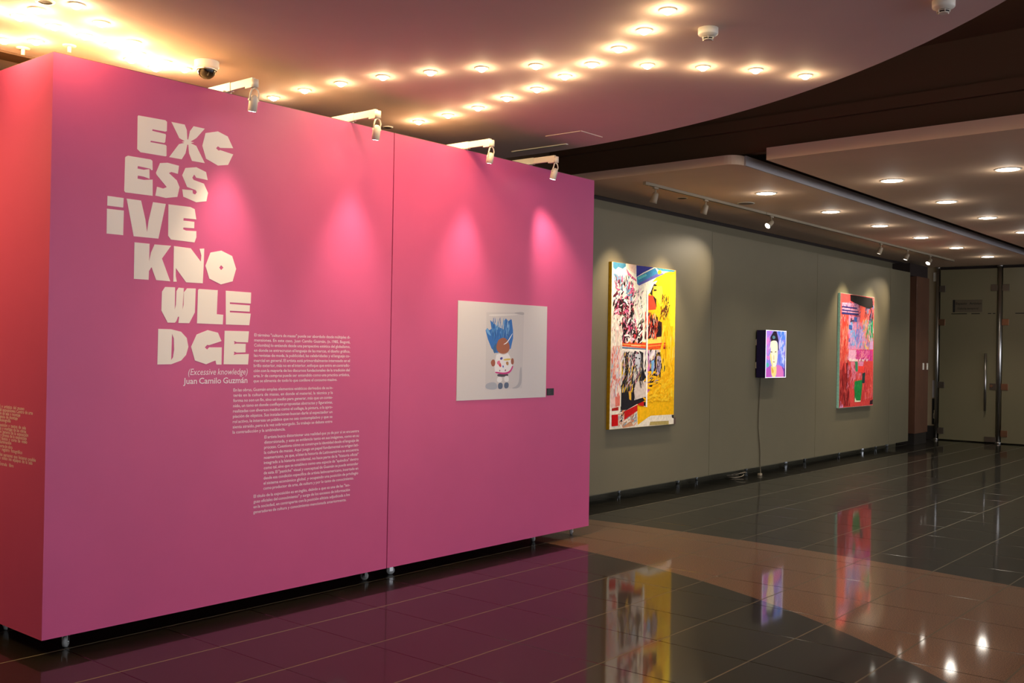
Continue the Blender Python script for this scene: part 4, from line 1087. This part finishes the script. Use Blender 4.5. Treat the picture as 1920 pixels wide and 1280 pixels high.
def bulb(x, y, lab, grp, power):
    if _first[0]:
        o = proto; o.location = (x, y, CZ); _first[0] = False
    else:
        o = dup(proto, (x, y, CZ))
    tag(o, lab, 'bulb', grp)
    BULBS.append((o, x, y, power))


BULBS = []
ORD = ['first', 'second', 'third', 'fourth', 'fifth', 'sixth', 'seventh', 'eighth', 'ninth', 'tenth', 'eleventh', 'twelfth']
RA = [(4.392, 2.669), (4.597, 2.936), (4.789, 3.226), (4.956, 3.527), (5.080, 3.820), (5.224, 4.154), (5.294, 4.470), (5.387, 4.814), (5.433, 5.146), (5.459, 5.473)]
for i, (x, y) in enumerate(RA):
    bulb(x, y, 'warm ceiling bulb, %s from the near end of the brighter curved row' % ORD[i], 'bulbs of the brighter curved row', P_BULB)
RB = [(5.933, 2.625), (5.637, 2.808), (5.401, 3.033), (5.168, 3.275), (4.786, 3.817), (4.638, 4.119), (4.514, 4.431), (4.417, 4.753), (4.364, 5.091), (4.340, 5.427), (4.345, 5.766)]
for i, (x, y) in enumerate(RB):
    bulb(x, y, 'warm ceiling bulb, %s from the dark ceiling edge in the fainter row' % ORD[i], 'bulbs of the fainter row', P_BULB * 0.6)
RC = [(2.30, 5.42), (2.46, 5.43), (2.65, 5.44), (2.84, 5.47), (3.02, 5.51), (3.21, 5.55), (3.40, 5.58), (3.56, 5.62), (3.44, 5.75), (3.25, 5.70), (2.548, 5.006), (2.776, 5.18), (3.066, 5.361), (2.46, 5.24), (2.72, 5.80), (2.60, 5.93)]
for i, (x, y) in enumerate(RC):
    if (x, y) == (2.548, 5.006):
        bulb(x, y, 'warm ceiling bulb standing apart, topmost of the glaring cluster', 'glaring cluster of bulbs above the panel corner', P_BULB * 1.6)
    elif (x, y) == (2.776, 5.18):
        bulb(x, y, 'warm ceiling bulb standing apart, second from the top of the glaring cluster', 'glaring cluster of bulbs above the panel corner', P_BULB * 1.6)
    else:
        bulb(x, y, 'glaring warm bulb in the bright cluster above the pink panel corner', 'glaring bulbs merged in the bright cluster', P_BULB * 1.6)
for i, (x, y) in enumerate([(1.35, 5.65), (1.05, 6.1), (0.85, 6.6), (0.75, 7.2)]):  # unseen bulbs, added to put warm light on the pink end panel
    bulb(x, y, 'unseen warm ceiling bulb added to light the pink end panel', 'unseen ceiling bulbs added for the pink end panel', P_BULB * 9.0)
for o, x, y, pw in BULBS:
    light('bulb_glow', 'POINT', (x, y, CZ - 0.045), min(pw, P_BULB * 0.95) * 0.42, (1.0, 0.68, 0.33), o, 0.02)
    light('bulb_light', 'SPOT', (x, y, CZ - 0.03), pw * 1.55, ((1.0, 0.58, 0.18) if pw < P_BULB * 2 else (1.0, 0.60, 0.17)), o, 0.03, (x, y, 0), 165, 0.5)


def lathe_thing(name, loc, label, cat, parts, group=None):
    r0 = empty(name, loc)
    tag(r0, label, cat, group)
    for pn, prof, mm in parts:
        MB().lathe(prof, 28, Matrix.Translation(loc), cap=False).build(pn, mm, r0)
    return r0


# domed camera, smoke detectors, sprinklers
lathe_thing('dome_camera', (3.555, 5.375, CZ), 'white ceiling camera with a dark dome above the title panel', 'camera',
            [('housing', [(0.052, -0.052), (0.066, -0.045), (0.072, -0.034), (0.073, 0.0)], M_plastic),
             ('trim_ring', [(0.053, -0.052), (0.055, -0.057), (0.060, -0.054), (0.060, -0.048)], M_chrome),
             ('dome', [(0.0005, -0.106), (0.021, -0.102), (0.039, -0.090), (0.050, -0.073), (0.054, -0.052)], M_dome)])


def detector(x, y, lab):
    r0 = empty('smoke_detector', (x, y, CZ))
    tag(r0, lab, 'smoke detector', 'smoke detectors on the round ceiling')
    tm_ = Matrix.Translation((x, y, CZ))
    MB().lathe([(0.030, -0.046), (0.050, -0.034), (0.052, -0.030), (0.053, 0.0)], 28, tm_).build('housing', M_plastic, r0)
    MB().lathe([(0.026, -0.056), (0.028, -0.046)], 24, tm_).build('vent_core', M_darkgap, r0)
    v = MB()
    v.lathe([(0.020, -0.062), (0.024, -0.060), (0.024, -0.057), (0.016, -0.056)], 24, tm_)
    v.lathe([(0.027, -0.0515), (0.031, -0.0505), (0.031, -0.049), (0.027, -0.049)], 24, tm_, cap=False)
    for k_ in range(6):
        a = k_ * math.pi / 3
        v.box((-0.0015, -0.0315, -0.060), (0.0015, -0.024, -0.044), mtx=tm_ @ Matrix.Rotation(a, 4, 'Z'))
    v.build('vent_cage', M_plastic, r0)


detector(4.776, 2.655, 'cream smoke detector between the two rows of bulbs')
detector(5.065, 1.55, 'smoke detector cut off at the top edge beside the dark ceiling')
for x, y, lab in ((2.744, 6.007, 'white ceiling sprinkler before the dark slot'), (2.882, 5.732, 'white ceiling sprinkler just above the pink panel corner')):
    lathe_thing('sprinkler', (x, y, CZ), lab, 'sprinkler',
                [('escutcheon', [(0.012, -0.008), (0.036, -0.006), (0.038, 0.0)], M_plastic), ('nozzle', [(0.0005, -0.040), (0.010, -0.040), (0.010, -0.007)], M_white)], 'sprinklers above the pink panel corner')
lathe_thing('ceiling_speaker', (2.43, 5.09, CZ), 'dark round hole with a pale rim in the ceiling beside the bulb cluster', 'speaker',
            [('rim', [(0.034, -0.006), (0.044, -0.006), (0.048, 0.0)], M_white), ('grille', [(0.0005, -0.003), (0.036, -0.003)], M_darkgap)])
lathe_thing('sprinkler_cover', (5.466, 5.817, CZ), 'small flat white cover disc on the ceiling above the panel seam', 'cover disc',
            [('rim', [(0.030, -0.007), (0.040, -0.006), (0.043, 0.0)], M_white), ('plate', [(0.0005, -0.006), (0.031, -0.006)], M_darkgap)])
h = empty('access_hatch', (6.57, 4.84, CZ))
tag(h, 'square access hatch in the round ceiling near its dark edge', 'hatch')
MB().box((6.445, 4.685, CZ - 0.003), (6.705, 5.005, CZ + 0.001)).build('hatch_leaf', M_ceil, h)
MB().box((6.43, 4.67, CZ - 0.004), (6.438, 5.02, CZ)).box((6.43, 4.668, CZ - 0.004), (6.72, 4.676, CZ)).build('hatch_frame', M_white, h)
s = empty('slot_diffuser', (6.775, 5.35, CZ))
tag(s, 'long narrow pale slot fitting in the ceiling above the last arm spotlight', 'diffuser')
MB().box((6.758, 5.06, CZ - 0.008), (6.79, 5.645, CZ)).build('frame', M_plastic, s, bevel=0.002)
MB().box((6.770, 5.07, CZ - 0.0085), (6.778, 5.635, CZ - 0.007)).build('slot', M_darkgap, s)
struct(MB().box((0.6, 6.15, CZ - 0.012), (3.9, 6.32, CZ + 0.01)).build('trim_5', mat('ochre_slot', (110, 76, 48), 0.7)))

# ------------------------------------------------------------------ low ceiling: downlights, track, speakers
P_DOWN = 54.0
DL = [(x, 4.885, 'near') for x in (10.09, 11.82, 13.44, 15.08, 16.76, 18.52)] + [(x, 3.525, 'far') for x in (10.01, 11.72, 13.33, 15.10)] + [(9.97, 2.47, 'third')]
dproto = empty('downlight', (0, 0, CZ))
MB().lathe([(0.094, -0.004), (0.100, -0.008), (0.112, -0.006), (0.116, 0.0)], 32, Matrix.Translation((0, 0, CZ)), cap=False).build('trim_ring', M_white, dproto)
MB().lathe([(0.0005, -0.010), (0.07, -0.009), (0.096, -0.004)], 32, Matrix.Translation((0, 0, CZ)), cap=False).build('lens', M_down, dproto)
for i, (x, y, rw) in enumerate(DL):
    if i == 0:
        o = dproto; o.location = (x, y, CZ)
    else:
        o = dup(dproto, (x, y, CZ))
    n = i if rw == 'near' else i - 6 if rw == 'far' else 0
    lab = ('round downlight beside the track, %s from the pink panel' % ORD[n]) if rw == 'near' else ('round downlight beyond the ceiling slot, %s of its row from the dark void' % ORD[n]) if rw == 'far' else 'round downlight alone at the picture edge, outermost from the paintings'
    tag(o, lab, 'downlight', 'round downlights in the low ceiling')
    DL[i] = (o, x, y)
for o, x, y in DL:
    light('lamp_light', 'SPOT', (x, y, CZ - 0.02), P_DOWN, NEUTRAL, o, 0.08, (x, y, 0), 110, 0.6)
    light('lamp_glow', 'POINT', (x, y, CZ - 0.07), P_DOWN * 0.025, NEUTRAL, o, 0.06)

tr = empty('track_rail', (13.8, 5.55, 3.27))
tag(tr, 'long thin white lighting track under the low ceiling', 'track')
MB().box((8.80, 5.535, 3.272), (11.45, 5.566, CZ)).box((11.46, 5.535, 3.272), (18.9, 5.566, CZ)).build('rail', M_track, tr)
MB().box((8.80, 5.546, 3.2712), (18.9, 5.555, 3.273)).build('rail_groove', M_darkgap, tr)
MB().box((8.74, 5.532, 3.268), (8.82, 5.569, CZ)).build('end_feed', M_track, tr, bevel=0.003)
P_TR = 110.0
TH = [(8.95, (8.98, 6.02, 1.9), 1.0, 'track spotlight nearest the pink panel, hanging straight down'), (9.99, (9.95, 6.02, 1.9), 1.0, 'track spotlight second from the pink panel, before the grey ceiling disc'),
      (11.62, (10.1, 6.02, 2.0), 0.8, 'track spotlight with a glaring lens above the grey panel seam'), (15.33, (15.15, 6.02, 1.9), 1.0, 'track spotlight before the red painting, first of the far trio'),
      (16.5, (16.25, 6.02, 1.9), 1.0, 'track spotlight before the red painting, middle of the far trio'), (17.62, (16.3, 6.02, 1.9), 0.8, 'track spotlight with a glaring lens nearest the glass door')]
for x, aim, kpow, lab in TH:
    r0 = empty('track_spotlight', (x, 5.55, 3.27))
    tag(r0, lab, 'spotlight', 'spotlights on the lighting track')
    MB().box((x - 0.04, 5.537, 3.252), (x + 0.04, 5.563, 3.2705)).build('track_adapter', M_track, r0, bevel=0.002)
    MB().tube([(x, 5.55, 3.252), (x, 5.55, 3.198)], 0.008, 10).build('stem', M_track, r0)
    piv = Vector((x, 5.55, 3.195))
    ax = (Vector(aim) - piv).normalized()
    fr = frame_to(piv, piv + ax)
    hd = MB().lathe([(0.012, -0.022), (0.026, -0.018), (0.032, 0.0), (0.036, 0.06), (0.040, 0.085), (0.036, 0.085), (0.034, 0.078)], 24, fr).build('lamp_head', M_track, r0)
    MB().lathe([(0.0005, 0.0795), (0.035, 0.0795)], 24, fr, cap=False).build('lens', M_lens, hd)
    light('lamp_light', 'SPOT', piv + ax * 0.09, P_TR * kpow, (1.0, 0.82, 0.58), r0, 0.03, aim, 62, 1.0)
for x, y, lab in ((10.646, 5.40, 'flat grey round disc on the low ceiling beside the track'),):
    lathe_thing('ceiling_speaker', (x, y, CZ), lab, 'speaker', [('rim', [(0.085, -0.006), (0.095, -0.005), (0.10, 0.0)], M_plastic), ('grille', [(0.0005, -0.0045), (0.087, -0.0045)], mat('grille_brown', (120, 100, 84), 0.6))])
lathe_thing('ceiling_vent', (9.91, 5.80, CZ), 'small dark round vent on the low ceiling behind the track', 'vent', [('rim', [(0.05, -0.005), (0.058, -0.004), (0.062, 0.0)], M_plastic), ('grille', [(0.0005, -0.004), (0.052, -0.004)], M_darkgap)])

# ------------------------------------------------------------------ door sign lettering
mb = MB()
put_door = lambda s, z: (GX - 0.0098, -s, z)
text_line(mb, ['Espacio', 'Artistas'], -5.90, -5.445, 2.575, 0.06, put_door, bold=0.02)
text_line(mb, ['Galería', 'temporal'], -5.87, -5.50, 2.485, 0.05, put_door, bold=0.01)
mb.build('sign_lettering', mat('sign_dark_letters', (20, 17, 13), 0.5), sg, fix=False)
